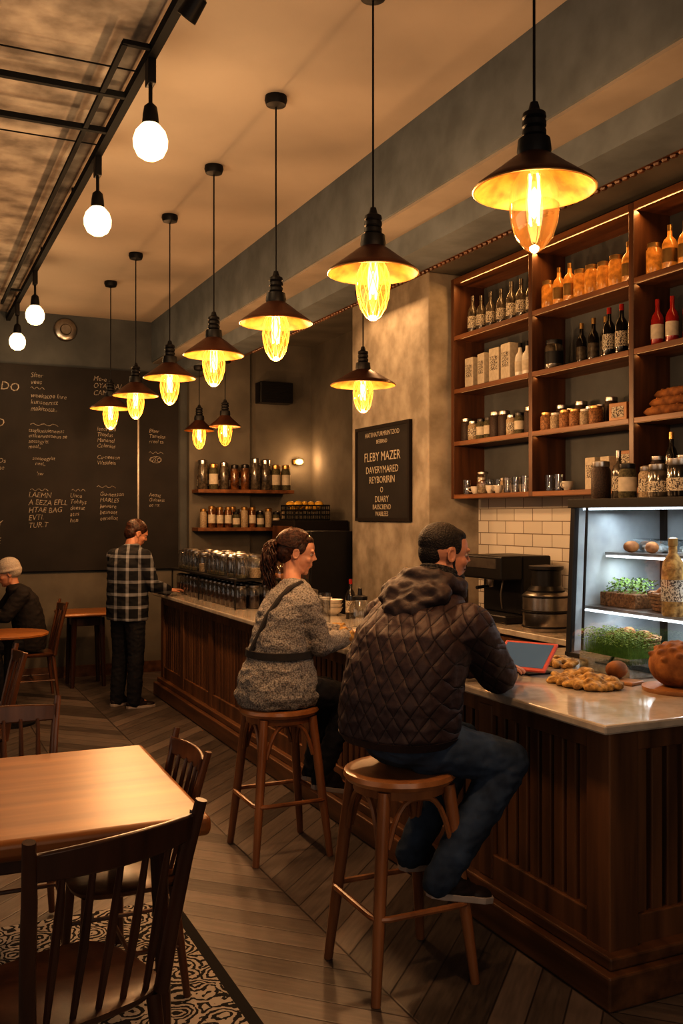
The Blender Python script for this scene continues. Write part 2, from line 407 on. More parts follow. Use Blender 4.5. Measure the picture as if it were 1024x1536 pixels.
# ------------------------------------------------------------------ room
CZ = 3.84; YF = 10.4; XR = 4.4
struct(MB().bx(-2.7, 4.6, -1.8, 10.6, -.1, 0).build('floor', 'floor', smooth=False))
struct(MB().bx(-2.7, 4.6, YF, YF + .15, 0, 4.0).build('wall_far', 'blue', smooth=False))
struct(MB().bx(XR, XR + .15, -1.7, YF, 0, 4.0).build('wall_right', 'grey', smooth=False))
struct(MB().bx(-2.75, -2.6, -1.7, YF, 0, 4.0).build('wall_left', 'grey', smooth=False))
struct(MB().bx(-2.6, XR, -1.85, -1.7, 0, 4.0).build('wall_near', 'grey', smooth=False))
struct(MB().bx(1.0, 2.52, -1.7, YF, CZ, CZ + .1).build('ceiling', 'ceil', smooth=False))
struct(MB().bx(-2.6, 1.0, -1.7, YF, CZ - .02, CZ + .1).build('ceiling', 'conc', smooth=False))
struct(MB().bx(2.98, XR, -1.7, YF, 3.70, 3.94).build('ceiling', 'grey', smooth=False))
struct(MB().bx(2.5, 2.72, -1.7, YF, 3.40, CZ + .1).build('trim_1', 'beam', smooth=False))
struct(MB().bx(2.515, 2.72, -1.7, YF, 3.385, 3.40).build('trim_2', 'ledge', smooth=False))
struct(MB().bx(2.72, 2.98, -1.7, YF, 3.25, 3.94).build('trim_3', 'beam', smooth=False))
mb = MB().bx(2.98, 3.02, -1.7, YF, 3.25, 3.33)
for i in range(150): mb.ell((3.0, 1 + i * .05, 3.245), (.018, .02, .012), 0, n=6)
struct(mb.build('trim_4', 'swoodz'))
struct(MB().bx(3.9, XR, 6.75, 8.2, 0, 3.70).build('wall_pillar', 'pillar', smooth=False, bevel=.01))
struct(MB().bx(2.9, 3.61, YF - .1, YF, 0, 3.70).build('wall_alcove', 'grey', smooth=False))
struct(MB().bx(3.61, XR, YF - .02, YF, 0, 3.70).build('wall_recess', 'grey', smooth=False))
struct(MB().bx(XR - .02, XR, 1.5, 6.75, .9, 1.845).build('wall_tiled', 'tile', smooth=False))
struct(MB().bx(-2.6, 2.9, YF - .02, YF, 0, 1.10).build('wall_wainscot', 'grey', smooth=False))
struct(MB().bx(-2.6, 3.6, YF - .04, YF - .02, 0, .12).build('baseboard_far', 'cwoodh', smooth=False))

# ------------------------------------------------------------------ bar counter
YN = 2.60   # near edge of the worktop
def bar_counter():
    org = (2.3, 5.8, 0); r = empty('bar_counter', org)
    tag(r, 'long dark walnut bar counter with slatted front panels and plinth', 'bar counter')
    a0 = YN + .07
    MB().bx(2.325, 2.92, a0 + .05, 9.05, 0, .944).bx(2.92, 3.78, a0 + .05, 4.2, 0, .944).build('counter_body', 'cdark', r, org, smooth=False)
    fr = MB()
    fr.bx(2.275, 2.33, a0 + .10, 9.06, .86, .943); fr.bx(2.275, 2.33, a0 + .10, 9.06, .16, .27)
    fr.bx(2.268, 2.40, a0 - .012, a0 + .115, .155, .9435)
    ys = [a0 + .065, 3.45, 4.45, 5.45, 6.45, 7.45, 8.3, 9.0]
    for i, y in enumerate(ys[1:]): fr.bx(2.27, 2.335, y - .05, y + .05, .165, .90)
    fr.bx(2.39, 3.79, a0, a0 + .055, .86, .943); fr.bx(2.39, 3.79, a0, a0 + .055, .16, .27)
    for x in (3.05, 3.74): fr.bx(x - .055, x + .055, a0 - .005, a0 + .06, .165, .90)
    fr.build('panel_frame', 'cwood', r, org, smooth=False, bevel=.005)
    sl = MB()
    for a, b in zip(ys[:-1], ys[1:]):
        n = max(3, round((b - a - .10) / .075)); w = (b - a - .10) / n
        for i in range(n): sl.bx(2.290, 2.33, a + .05 + i * w + .011, a + .05 + (i + 1) * w - .011, .26, .87)
    for a, b in ((2.40, 2.995), (3.105, 3.685)):
        n = round((b - a) / .075); w = (b - a) / n
        for i in range(n): sl.bx(a + i * w + .011, a + (i + 1) * w - .011, a0 + .015, a0 + .06, .26, .87)
    sl.build('slat_panel', 'cwood', r, org, smooth=False, bevel=.005)
    mbp = MB(); n0 = YN - .02
    def lstrip(x0, y0, z0, z1, th=.10):
        P = [(x0, y0), (3.79, y0), (3.79, y0 + th), (x0 + th, y0 + th), (x0 + th, 9.06), (x0, 9.06)]; n = 6
        vs = [(x, y, z0) for x, y in P] + [(x, y, z1) for x, y in P]
        mbp.add(vs, [tuple(reversed(range(n))), tuple(range(n, 2 * n))] + [(i, (i + 1) % n, n + (i + 1) % n, n + i) for i in range(n)])
    lstrip(2.20, n0, 0, .12, .13); lstrip(2.235, n0 + .035, .12, .165, .10)
    mbp.build('plinth', 'cwoodh', r, org, smooth=False, bevel=.008)
bar_counter()
def slab(pts, z0, z1):
    m = MB(); n = len(pts)
    vs = [(x, y, z0) for x, y in pts] + [(x, y, z1) for x, y in pts]
    fs = [tuple(reversed(range(n))), tuple(range(n, 2 * n))] + [(i, (i + 1) % n, n + (i + 1) % n, n + i) for i in range(n)]
    return m.add(vs, fs)
o = slab([(2.2, YN), (3.84, YN), (3.84, 4.26), (2.98, 4.26), (2.98, 9.1), (2.2, 9.1)], .945, .98).build('countertop', 'stone', None, (2.6, 5.8, .945), smooth=False, bevel=.008)
tag(o, 'polished pale stone worktop lying on the walnut bar', 'countertop')
r = empty('back_counter', (4.05, 5.9, 0)); tag(r, 'dark wooden back counter under the tiled wall', 'counter')
MB().bx(3.75, 4.38, 4.4, 6.72, 0, .90).build('cabinet_body', 'cwood', r, (4.05, 5.9, 0), smooth=False, bevel=.005)
MB().bx(3.72, 4.38, 4.38, 6.74, .90, .94).build('worktop', 'stone', r, (4.05, 5.9, 0), smooth=False, bevel=.005)

# ------------------------------------------------------------------ wall shelf unit
SY = [6.69, 5.63, 4.59, 3.5]; SZ = [1.88, 2.31, 2.735, 3.17]
def shelf_unit():
    org = (4.25, 5.1, 1.85); r = empty('wall_shelf_unit', org); tag(r, 'tall dark wooden open shelving hung on the wall', 'shelving')
    for y in SY: MB().bx(4.09, 4.395, y - .022, y + .022, 1.845, 3.64).build('upright', 'swoodz', r, org, smooth=False, bevel=.004)
    for i in range(3):
        for z in SZ: MB().bx(4.09, 4.395, SY[i + 1] + .022, SY[i] - .022, z - .035, z).build('shelf', 'swood', r, org, smooth=False, bevel=.003)
        MB().bx(4.09, 4.395, SY[i + 1] + .022, SY[i] - .022, 3.59, 3.64).build('top_board', 'swood', r, org, smooth=False, bevel=.003)
    MB().bx(4.384, 4.398, 3.52, 6.67, 1.88, 3.59).build('back_panel', 'blue', r, org, smooth=False)
shelf_unit()

# ------------------------------------------------------------------ vessels
def bottle_b(gm, lm, cm, h=.30, rad=.037):
    def f():
        k = h / .30; R = rad
        b = MB().lathe([(R * .9, 0), (R, .006), (R, .17 * k), (R * .8, .20 * k), (.016, .225 * k), (.0135, .27 * k), (.0135, .285 * k)], n=18).build('bottle', gm)
        MB().open_lathe([(R + .0008, .05 * k), (R + .0008, .14 * k)], n=18).build('label', lm, b)
        MB().lathe([(.0155, .262 * k), (.0155, .30 * k)], n=12).build('cap', cm, b)
        return b
    return f
def jar_b(cm, lm, h=.16, rad=.045, paper=None):
    def f():
        b = MB().lathe([(rad * .92, 0), (rad, .008), (rad, h * .74), (rad * .8, h * .84), (rad * .8, h * .86)], n=18).build('jar', cm)
        MB().lathe([(rad * .86, h * .84), (rad * .88, h * .87), (rad * .88, h * .97), (rad * .5, h)], n=18).build('lid', lm, b)
        if paper: MB().open_lathe([(rad + .0008, h * .2), (rad + .0008, h * .6)], n=18).build('label', paper, b)
        return b
    return f
def canister(cm, fill):
    def f():
        b = MB().open_lathe([(0, .003), (.045, .003), (.05, .012), (.05, .15), (.042, .165)], n=18).build('glass_jar', 'clear')
        MB().lathe([(.046, .006), (.0465, fill)], n=16).build('contents', cm, b)
        MB().lathe([(.046, .165), (.046, .18), (.02, .188)], n=18).build('lid', 'steel', b)
        return b
    return f
def tumbler():
    return MB().open_lathe([(0, .0), (.03, .0), (.036, .12), (.034, .12), (.0285, .008), (0, .008)], n=18).build('tumbler', 'clear')
def cup():
    b = MB().lathe([(.02, 0), (.024, .004), (.038, .035), (.042, .065), (.039, .065), (.03, .02), (.0, .012)], n=18).build('cup', 'white')
    MB().tube([(.038, 0, .052), (.06, 0, .052), (.064, 0, .035), (.05, 0, .02), (.032, 0, .02)], .004, 6).build('handle', 'white', b)
    return b
def bowl():
    return MB().lathe([(.03, 0), (.035, .006), (.065, .03), (.08, .06), (.076, .06), (.05, .02), (.0, .012)], n=20).build('bowl', 'white')
K = {
 'jar_spice': (jar_b('spice', 'white', .15, .045, 'print'), 'small spice jar with white lid and printed label', 'jar'),
 'jar_grain': (jar_b('grain', 'steel', .16, .045, 'print'), 'jar of pale grains with steel lid and label', 'jar'),
 'jar_herb': (jar_b('herb', 'bplast', .17, .042, 'paper'), 'jar of dried herbs with black lid and label', 'jar'),
 'jar_bean': (jar_b('beans', 'steel', .2, .05), 'tall jar of dark beans with steel lid', 'jar'),
 'jar_cork': (jar_b('spice', 'lid', .13, .048), 'small jar of brown spice with brass lid', 'jar'),
 'jar_white': (jar_b('grain', 'white', .12, .04), 'squat jar of pale grains with white lid', 'jar'),
 'jar_amber': (jar_b('amber', 'lid', .21, .05), 'amber glass jar with painted glow and brass lid', 'jar'),
 'bot_smoky': (bottle_b('gglass', 'print', 'steel', .31, .042), 'smoky grey-green glass bottle with printed label', 'bottle'),
 'bot_dark': (bottle_b('dglass', 'gglass', 'lid', .33, .038), 'slim dark glass bottle with brass cap', 'bottle'),
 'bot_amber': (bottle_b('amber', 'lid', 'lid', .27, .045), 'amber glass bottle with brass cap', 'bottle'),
 'bot_damber': (bottle_b('damber', 'print', 'bplast', .25, .048), 'dark amber bottle with printed label', 'bottle'),
 'bot_pale': (bottle_b('white', 'paper', 'bplast', .26, .04), 'pale ceramic bottle with paper label', 'bottle'),
 'bot_wine': (bottle_b('dglass', 'print', 'rglass', .33, .042), 'dark wine bottle with cream label', 'wine bottle'),
 'bot_red': (bottle_b('rglass', 'paper', 'rglass', .31, .042), 'red glass bottle with cream label', 'bottle'),
 'bot_red2': (bottle_b('rglass', 'bplast', 'dglass', .33, .042), 'red bottle with black label', 'bottle'),
 'tumbler': (tumbler, 'clear glass tumbler', 'glass'),
 'cup': (cup, 'white ceramic cup', 'cup'),
 'can_bean': (canister('beans', .10), 'glass canister of dark beans with steel lid', 'jar'),
 'can_grain': (canister('grain', .08), 'glass canister of pale grains with steel lid', 'jar'),
 'can_empty': (canister('herb', .03), 'nearly empty glass canister with steel lid', 'jar'),
}
def put(key, loc, rz=0, sc=1., where='on the shelf', group=None):
    b, lab, cat = K[key]
    full = lab + ' ' + where
    if len(full.replace('-', ' ').split()) > 12: full = lab
    return place(key, b, loc, rz, sc, full, cat, group)
def row(keys, z, y0, y1, n, group, x=4.2, jit=.010, sc=(.93, 1.03)):
    for i in range(n):
        y = y0 + (y1 - y0) * (i + .5) / n + random.uniform(-jit, jit) * .5
        put(random.choice(keys), (x + random.uniform(-jit, jit), y, z), random.uniform(0, 6), random.uniform(*sc), 'on the shelf', group)
def package():
    b = MB().box((0, 0, .15), (.09, .14, .30)).build('tea_package', 'paper', bevel=.006, smooth=False)
    MB().box((-.046, 0, .17), (.002, .10, .12)).build('label', 'print', b, smooth=False)
    return b
K['pkg'] = (package, 'cream paper package with printed label', 'package')
def kraft():
    b = MB().box((0, 0, .06), (.12, .15, .12)).build('carton_box', 'wbright', bevel=.004, smooth=False)
    MB().box((-.061, 0, .06), (.002, .10, .07)).build('label', 'print', b, smooth=False)
    return b
K['box'] = (kraft, 'small brown carton box with printed label', 'box')
def baguette():
    m = MB(); m.tube([(0, -.17, .03), (0, -.13, .03), (0, 0, .032), (0, .13, .03), (0, .17, .03)], [.008, .026, .032, .026, .008], 12)
    for k in range(5): m.ell((0, -.10 + k * .05, .055), (.02, .012, .009), rot=(0, 0, .6), n=8)
    return m.build('baguette', 'crust')
K['bag'] = (baguette, 'short crusty baguette', 'bread')

row(['bot_smoky', 'bot_dark', 'bot_smoky'], SZ[3], 6.62, 5.70, 7, 'smoky bottles on the top shelf')
for i, y in enumerate((6.56, 6.38, 6.20, 6.04)): put('pkg', (4.2, y, SZ[2]), random.uniform(-.15, .15), random.uniform(.82, 1.02), 'on the shelf', 'paper packages on the shelf')
row(['bot_pale', 'bot_pale', 'jar_grain'], SZ[2], 5.95, 5.68, 3, 'pale bottles on the shelf', jit=0)
row(['jar_herb', 'jar_spice', 'jar_grain', 'jar_bean'], SZ[1], 6.64, 5.68, 9, 'jars on the second shelf', x=4.16)
row(['jar_spice', 'jar_grain', 'jar_herb'], SZ[1], 6.6, 5.72, 8, 'jars on the second shelf', x=4.28)
row(['tumbler', 'tumbler', 'cup', 'can_grain'], SZ[0], 6.62, 5.75, 8, 'glassware on the lowest shelf', x=4.16)
row(['cup', 'jar_white', 'tumbler', 'jar_spice'], SZ[0], 6.6, 5.72, 8, 'glassware on the lowest shelf', x=4.28)
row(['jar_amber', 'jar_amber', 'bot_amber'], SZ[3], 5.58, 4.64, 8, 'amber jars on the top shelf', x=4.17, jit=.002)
place('b_mesh', jar_b('gglass', 'bplast', .2, .06, 'bplast'), (4.2, 5.5, SZ[2]), 0, 1.1, 'dark mesh-covered jar on shelf', 'jar')
for y in (4.92, 4.80, 4.68): put('bot_wine', (4.2, y, SZ[2]), -2.8, 1, 'on the shelf', 'dark wine bottles on the shelf')
row(['bot_dark', 'bot_smoky'], SZ[2], 5.38, 5.02, 3, 'smoky bottles on the second shelf', x=4.3)
row(['jar_cork', 'jar_spice', 'jar_cork', 'jar_white'], SZ[1], 5.58, 4.95, 6, 'small jars on the shelf', x=4.16, jit=.004)
row(['jar_cork', 'jar_grain', 'jar_bean'], SZ[1], 5.58, 4.95, 6, 'small jars on the shelf', x=4.29, jit=.004)
put('box', (4.22, 4.8, SZ[1]), .1, 1, 'on the shelf')
row(['tumbler', 'cup'], SZ[0], 5.58, 5.25, 3, 'glassware on the lowest shelf', x=4.17)
for y in (5.1, 4.95): put('pkg', (4.22, y, SZ[0]), random.uniform(-.3, .3), .72, 'on the shelf', 'paper packages on the lowest shelf')
put('box', (4.22, 4.74, SZ[0]), -.1, 1.1, 'on the shelf'); put('box', (4.22, 4.74, SZ[0] + .132), .15, .9, 'on another box')
row(['bot_amber', 'bot_damber', 'jar_amber'], SZ[3], 4.54, 3.9, 5, 'amber bottles on the top shelf', x=4.17, jit=.002)
row(['bot_red'], SZ[2], 4.54, 4.3, 2, 'red bottles on the shelf', jit=.002)
row(['bot_red2', 'bot_wine'], SZ[2], 4.28, 3.9, 3, 'red bottles on the shelf', jit=.002)
def flatbasket(): return MB().lathe([(.08, 0), (.13, .03), (.135, .035), (.125, .035), (.08, .008), (0, .008)], n=24).build('shallow_bowl', 'wbright')
for i in range(3): place('fb', flatbasket, (4.235, 4.05, SZ[1] + i * .028), i, 1, 'shallow wooden bowl stacked on shelf', 'bowl', 'stacked shallow bowls')
for i, (dx, dz) in enumerate(((-.07, 0), (0, 0), (.07, 0), (-.035, .055), (.035, .055), (0, .11))): put('bag', (4.225 + dx, 4.37, SZ[1] + dz), random.uniform(-.06, .06), 1, 'piled on the shelf', 'baguettes piled on the shelf')
row(['jar_bean', 'jar_herb', 'bot_dark'], SZ[0], 4.54, 4.0, 5, 'tall jars on the lowest shelf')

# ------------------------------------------------------------------ pendant lamps
RIM = 2.69
def pendant_b(cordlen, clear=False, rr=.18):
    r = empty('pendant_lamp'); rim = -(cordlen); k = rr / .18
    MB().lathe([(.0, .0), (.055, .0), (.058, -.02), (.05, -.045), (.015, -.055)], n=20).build('ceiling_canopy', 'black', r)
    MB().tube([(0, 0, -.05), (0, 0, rim + .24)], .0045, 6).build('cord', 'black', r)
    MB().lathe([(0, .26), (.012, .258), (.018, .235), (.034, .225), (.036, .212), (.03, .207), (.036, .20), (.036, .185), (.03, .18), (.036, .173), (.036, .158), (.03, .153), (.048, .146), (.052, .112), (.048, .09), (0, .09)], (0, 0, rim), 20).build('lamp_socket', 'black', r)
    prof = [(.048, .10), (.07 * k, .085), (.11 * k, .054), (.155 * k, .021), (.178 * k, .004), (.183 * k, -.006)]
    MB().open_lathe(prof, (0, 0, rim), 36, 0).open_lathe([(a - .003, b - .004) for a, b in prof], (0, 0, rim), 36, 1).build('lamp_shade', ['shade', 'gold'], r)
    MB().tube([(.183 * k * math.cos(a), .183 * k * math.sin(a), rim - .007) for a in [i * math.pi / 20 for i in range(40)]], .0035, 6, closed=True).build('shade_rim', 'lid', r)
    q = 1.12 if clear else 1.0
    B = [(.03, .085), (.034, .06), (.050 * q, .03), (.064 * q, -.01), (.068 * q, -.055), (.063 * q, -.105), (.050 * q, -.15), (.03, -.182), (.008, -.197), (0, -.198)]
    MB().open_lathe(B, (0, 0, rim), 24).build('bulb', 'bulbc' if clear else 'bulb', r)
    f = MB()
    for j in range(4):
        a = j * math.pi / 2; g = .016
        f.tube([(g * math.cos(a), g * math.sin(a), rim + .04), (g * 1.3 * math.cos(a + .3), g * 1.3 * math.sin(a + .3), rim - .03), (g * math.cos(a), g * math.sin(a), rim - .11)], .004, 6)
    f.ell((0, 0, rim - .045), (.012, .012, .05), n=8)
    f.build('filament', 'fil', r)
    if not clear:
        w = MB()
        for j in range(9):
            for sg in (-1, 1):
                w.tube([((rad + .001) * math.cos(j * math.pi / 4.5 + sg * t * .22), (rad + .001) * math.sin(j * math.pi / 4.5 + sg * t * .22), rim + z) for t, (rad, z) in enumerate(B[2:-1])], .0018, 4)
        w.build('bulb_cage', 'cage', r)
    return r
def plight(loc, e, c, rad=.04):
    l = bpy.data.lights.new('lamp_light', 'POINT'); l.energy = e; l.color = c; l.shadow_soft_size = rad
    o = bpy.data.objects.new('lamp_light', l); o.location = loc; C.objects.link(o); return o
WARM = (1, .59, .29)
PX = 1.73
for i, y in enumerate([2.36, 3.44, 4.54, 5.6, 6.65, 7.73, 8.75]):
    place('pend_c' if i == 0 else 'pend', lambda c=(i == 0): pendant_b(CZ - RIM, c), (PX, y, CZ), i * .4, 1, 'black dome pendant lamp with gilded lining and glowing bulb' if i else 'black dome pendant lamp with large clear glass bulb', 'pendant lamp', 'row of pendant lamps over the bar')
    plight((PX, y, RIM - .25), 29, WARM, .06)
place('pend_w', lambda: pendant_b(.64, False, .22), (2.88, 5.88, 3.25), 0, 1, 'wide-shaded pendant lamp hanging below the beam', 'pendant lamp')
plight((2.88, 5.88, 2.36), 28, WARM, .06)
place('pend_s', lambda: pendant_b(.66, False, .15), (2.88, 8.95, 3.25), 0, 1, 'small pendant lamp near the far shelves', 'pendant lamp', 'small pendants near the far shelves')
place('pend_s', None, (2.78, 9.5, 3.25), 0, 1, 'small pendant lamp near the far shelves', 'pendant lamp', 'small pendants near the far shelves')
plight((2.9, 9.2, 2.35), 13, WARM, .06)

# ------------------------------------------------------------------ track lights
def rail():
    org = (1.0, 6.8, 3.74); r = empty('ceiling_track', org); tag(r, 'black steel lighting track framework under the ceiling', 'track')
    MB().bx(.98, 1.02, 3.0, 10.35, 3.72, 3.765).build('rail', 'rail', r, org, smooth=False)
    MB().bx(.858, .882, 4.1, 9.6, 3.725, 3.745).build('rail', 'rail', r, org, smooth=False)
    for y in (4.1, 9.0): MB().bx(.86, 1.0, y - .012, y + .012, 3.728, 3.748).build('crossbar', 'rail', r, org, smooth=False)
    for y in (4.62, 5.08): MB().bx(-2.55, 1.0, y - .014, y + .014, 3.722, 3.75).build('crossbar', 'rail', r, org, smooth=False)
    for y in (4.35, 5.3): MB().tube([(-2.55, y, 3.74), (1.0, y, 3.74)], .004, 6).build('wire', 'rail', r, org)
    for y in (3.3, 4.8, 6.3, 7.8, 9.6): MB().tube([(1.0, y, 3.74), (1.0, y, CZ)], .006, 6).build('hanger', 'rail', r, org)
rail()
def globe_b():
    r = empty('track_globe_lamp')
    MB().box((0, 0, -.05), (.035, .07, .14)).build('track_adapter', 'black', r, bevel=.004)
    MB().tube([(0, 0, -.1), (0, 0, -.22)], .009, 8).build('stem', 'black', r)
    MB().lathe([(.012, -.20), (.028, -.215), (.034, -.25), (.038, -.30), (.03, -.305)], n=18).build('socket', 'black', r)
    MB().lathe([(.0, -.283), (.03, -.285), (.045, -.30), (.066, -.325), (.077, -.36), (.075, -.395), (.058, -.43), (.03, -.448), (0, -.452)], n=28).build('globe_bulb', 'globe', r)
    return r
for y in (4.18, 5.43, 8.18, 9.49):
    place('globe', globe_b, (1.0, y, 3.73), 0, 1, 'glowing round globe bulb on a black track holder', 'track lamp', 'globe bulbs on the ceiling track')
    plight((1.0, y, 3.18), 9, (1, .70, .40), .08)
def spot_b():
    r = empty('track_spotlight')
    MB().box((0, 0, -.03), (.03, .08, .06)).build('track_adapter', 'black', r, bevel=.004)
    T = Matrix.Translation((0, 0, -.09)) @ Euler((.5, .5, 0)).to_matrix().to_4x4()
    MB().lathe([(.02, .05), (.035, .04), (.04, -.05), (.036, -.05), (.03, -.04), (0, -.04)], n=18, T=T).build('spot_head', 'black', r)
    MB().lathe([(0, -.042), (.032, -.043)], n=18, T=T).build('lens', 'warmstrip', r)
    return r
tag(spot_b(), 'small black track spotlight with glowing lens', 'spotlight').location = (1.0, 3.5, 3.72)

# ------------------------------------------------------------------ lettering helper
def text_mesh(body, size, T, mname, parent, origin, name='lettering', align='LEFT', sp=1., sx=1., shear=0.):
    cu = bpy.data.curves.new('t', 'FONT'); cu.body = body; cu.size = size; cu.align_x = align; cu.extrude = .0008; cu.space_line = sp; cu.resolution_u = 2; cu.shear = shear
    o = bpy.data.objects.new('t', cu); C.objects.link(o)
    dg = bpy.context.evaluated_depsgraph_get(); dg.update()
    me = bpy.data.meshes.new_from_object(o.evaluated_get(dg)); bpy.data.objects.remove(o)
    for v in me.vertices:
        if shear: v.co.y += .06 * size * math.sin(v.co.x / size * 1.9 + v.co.y * 9)
        v.co.x *= sx
    me.transform(Matrix.Translation(-V(origin)) @ T); me.materials.clear(); me.materials.append(M[mname]); me.name = name
    ob = bpy.data.objects.new(name, me); C.objects.link(ob); ob.parent = parent
    return ob
RF = Euler((math.pi / 2, 0, 0)).to_matrix().to_4x4()
RP = Euler((math.pi / 2, 0, -math.pi / 2)).to_matrix().to_4x4()

borg = (1.2, 10.37, 1.13); r = empty('chalkboard_menu', borg); tag(r, 'huge black chalkboard menu with handwritten chalk lettering', 'chalkboard')
MB().bx(-.6, 2.335, 10.345, 10.399, 1.13, 3.28).bx(2.35, 2.79, 10.345, 10.399, 1.13, 3.28).build('board', 'board', r, borg, smooth=False)
MB().bx(2.333, 2.352, 10.335, 10.399, 1.13, 3.28).build('divider', 'steel', r, borg, smooth=False)
blocks = [(.84, 3.0, .13, "ADO"), (.84, 2.86, .07, "lee"), (.88, 2.62, .12, "D\nl"),
 (1.22, 3.15, .07, "Sfter\nvees"), (1.22, 2.94, .068, "weekatoe lnre\nkunseerntt\nmakitotta,,"), (1.20, 2.58, .056, "taagllueiuieneestt\nettlaerwnsooun ae\naeesagy'tt\nmeel,,"), (1.24, 2.29, .054, "aeetoogyltt\n  neel,,\n\n   'aw"),
 (1.20, 1.90, .078, "LAEMN\nA EEZA EFLL\nHTAE BAG\nEVTI.\nTUR.T"), (1.62, 1.90, .064, "Unce\nTobliys\ndeesat\nates\nhen"),
 (1.86, 3.15, .075, "Me-e\nOYASOA/\nCANAM"), (1.90, 2.62, .060, "leedf aed\nThaylus\nManenel\nColenies\n \nCu-neeson\nWasaleia"),
 (1.93, 1.92, .064, "Gu-neason\nMARLES\nlwwere\nbesneet\neeneilot"), (2.46, 2.62, .058, "Bfaer\nTamelea\nrreel ta"), (2.46, 2.30, .07, "OSO"), (2.46, 1.92, .055, "Aettsg\nGulaenis\nee rtt"), (.84, 1.6, .09, "AY\nO.\nBE"), (.9, 2.25, .07, "Os\nne")]
for x, z, s, t in blocks: text_mesh(t, s, Matrix.Translation((x, 10.3435, z)) @ RF, 'chalk', r, borg, 'chalk_lettering', sx=.92, shear=.18)
mb = MB()
for x0, x1, z in ((1.22, 1.36, 3.04), (1.22, 1.5, 2.66), (1.9, 2.1, 2.02), (2.46, 2.62, 2.40), (1.22, 1.4, 1.98), (1.64, 1.78, 1.98)):
    mb.tube([(x0 + (x1 - x0) * t / 10, 10.344, z + .012 * math.sin(t * 1.7)) for t in range(11)], .0035, 4)
mb.tube([(2.54 + .06 * math.cos(t / 14 * 6.283), 10.344, 2.325 + .035 * math.sin(t / 14 * 6.283)) for t in range(14)], .0035, 4, closed=True)
mb.build('chalk_squiggle', 'chalk', r, borg)
sorg = (3.89, 7.54, 1.7); r = empty('framed_sign', sorg); tag(r, 'black framed menu sign with cream lettering on concrete pillar', 'sign')
MB().bx(3.878, 3.9, 7.04, 8.05, 1.68, 2.50).build('sign_board', 'board', r, sorg, smooth=False)
MB().bx(3.868, 3.9, 7.02, 7.05, 1.66, 2.52).bx(3.868, 3.9, 8.04, 8.07, 1.66, 2.52).bx(3.868, 3.9, 7.05, 8.04, 1.66, 1.69).bx(3.868, 3.9, 7.05, 8.04, 2.49, 2.52).build('frame', 'cdark', r, sorg, smooth=False)
for z, s, t in ((2.42, .06, 'HATENATURMRINTZOD'), (2.355, .05, 'BEEBRND'), (2.20, .115, 'FLEBY MAZER'), (2.09, .09, 'DAVERYMARED'), (2.0, .09, 'REYBORIRIN'), (1.915, .075, 'O'), (1.83, .08, 'DUARY'), (1.765, .065, 'BASSCREND'), (1.705, .06, 'WABLEES')):
    text_mesh(t, s, Matrix.Translation((3.8765, 7.54, z)) @ RP, 'paper', r, sorg, 'lettering', 'CENTER')
o = MB().lathe([(0, .05), (.05, .05), (.06, .03), (.10, .03), (.12, .015), (.125, 0)], n=28, T=Matrix.Translation((1.58, YF, 3.68)) @ Euler((math.pi / 2, 0, 0)).to_matrix().to_4x4()).build('round_vent', 'steel', None, (1.58, YF, 3.68)); tag(o, 'round metal vent cover on the slate wall', 'vent')
so = (3.9, YF - .02, 3.1); r = empty('wall_speaker', so); tag(r, 'dark wall-mounted speaker box with grille', 'speaker')
MB().bx(3.7, 4.1, YF - .2, YF - .02, 3.0, 3.24).build('case', 'bplast', r, so, smooth=False, bevel=.01)
mb = MB()
for i in range(7): mb.bx(3.73, 4.07, YF - .208, YF - .198, 3.02 + i * .03, 3.035 + i * .03)
mb.build('grille', 'black', r, so, smooth=False)
so = (4.22, YF - .02, 2.34); r = empty('wall_sconce', so); tag(r, 'small glowing brass wall sconce', 'wall lamp')
MB().bx(4.16, 4.28, YF - .06, YF - .02, 2.31, 2.37).build('backplate', 'lid', r, so, bevel=.01)
MB().ell((4.22, YF - .09, 2.34), (.05, .04, .035)).build('bulb', 'warmstrip', r, so)
plight((4.22, YF - .2, 2.34), 5, WARM)

for z in (2.0, 1.58):
    o = MB().bx(2.93, 4.05, YF - .36, YF - .10, z - .04, z).bx(3.61, 4.05, YF - .10, YF - .02, z - .04, z).build('wall_shelf', 'swood', None, (3.4, YF - .1, z - .04), smooth=False, bevel=.004)
    tag(o, 'dark wooden wall shelf holding jars', 'shelf', 'shelves on the far wall')
K['jar_tall_a'] = (jar_b('damber', 'bplast', .32, .055), 'tall dark amber jar with black lid', 'jar')
K['jar_tall_b'] = (jar_b('gglass', 'steel', .36, .06), 'tall smoky jar with steel lid', 'jar')
K['jar_tall_c'] = (jar_b('herb', 'lid', .30, .055, 'paper'), 'tall herb jar with brass lid', 'jar')
K['jar_mid_a'] = (jar_b('damber', 'lid', .24, .042, 'paper'), 'dark amber jar with brass lid', 'jar')
K['jar_mid_b'] = (jar_b('grain', 'lid', .22, .042), 'jar of pale grains with brass lid', 'jar')
def row_x(keys, z, x0, x1, n, grp, y, sc=(.9, 1.05)):
    for i in range(n): put(random.choice(keys), (x0 + (x1 - x0) * (i + .5) / n, y, z), random.uniform(0, 6), random.uniform(*sc), 'on the far shelf', grp)
row_x(['jar_tall_a', 'jar_tall_b', 'jar_tall_a', 'jar_tall_c'], 2.0, 2.94, 4.04, 9, 'tall jars on the far shelf', YF - .28, (.85, 1.0))
row_x(['jar_mid_a', 'jar_mid_b', 'bot_damber'], 2.0, 2.96, 4.02, 9, 'jars on the far shelf', YF - .16, (.9, 1))
row_x(['jar_mid_a', 'jar_mid_b', 'jar_herb', 'jar_mid_a'], 1.58, 2.96, 4.0, 11, 'jars on the lower far shelf', YF - .285, (.95, 1.05))
row_x(['jar_mid_a', 'jar_bean'], 1.58, 3.0, 3.98, 9, 'jars on the lower far shelf', YF - .165)

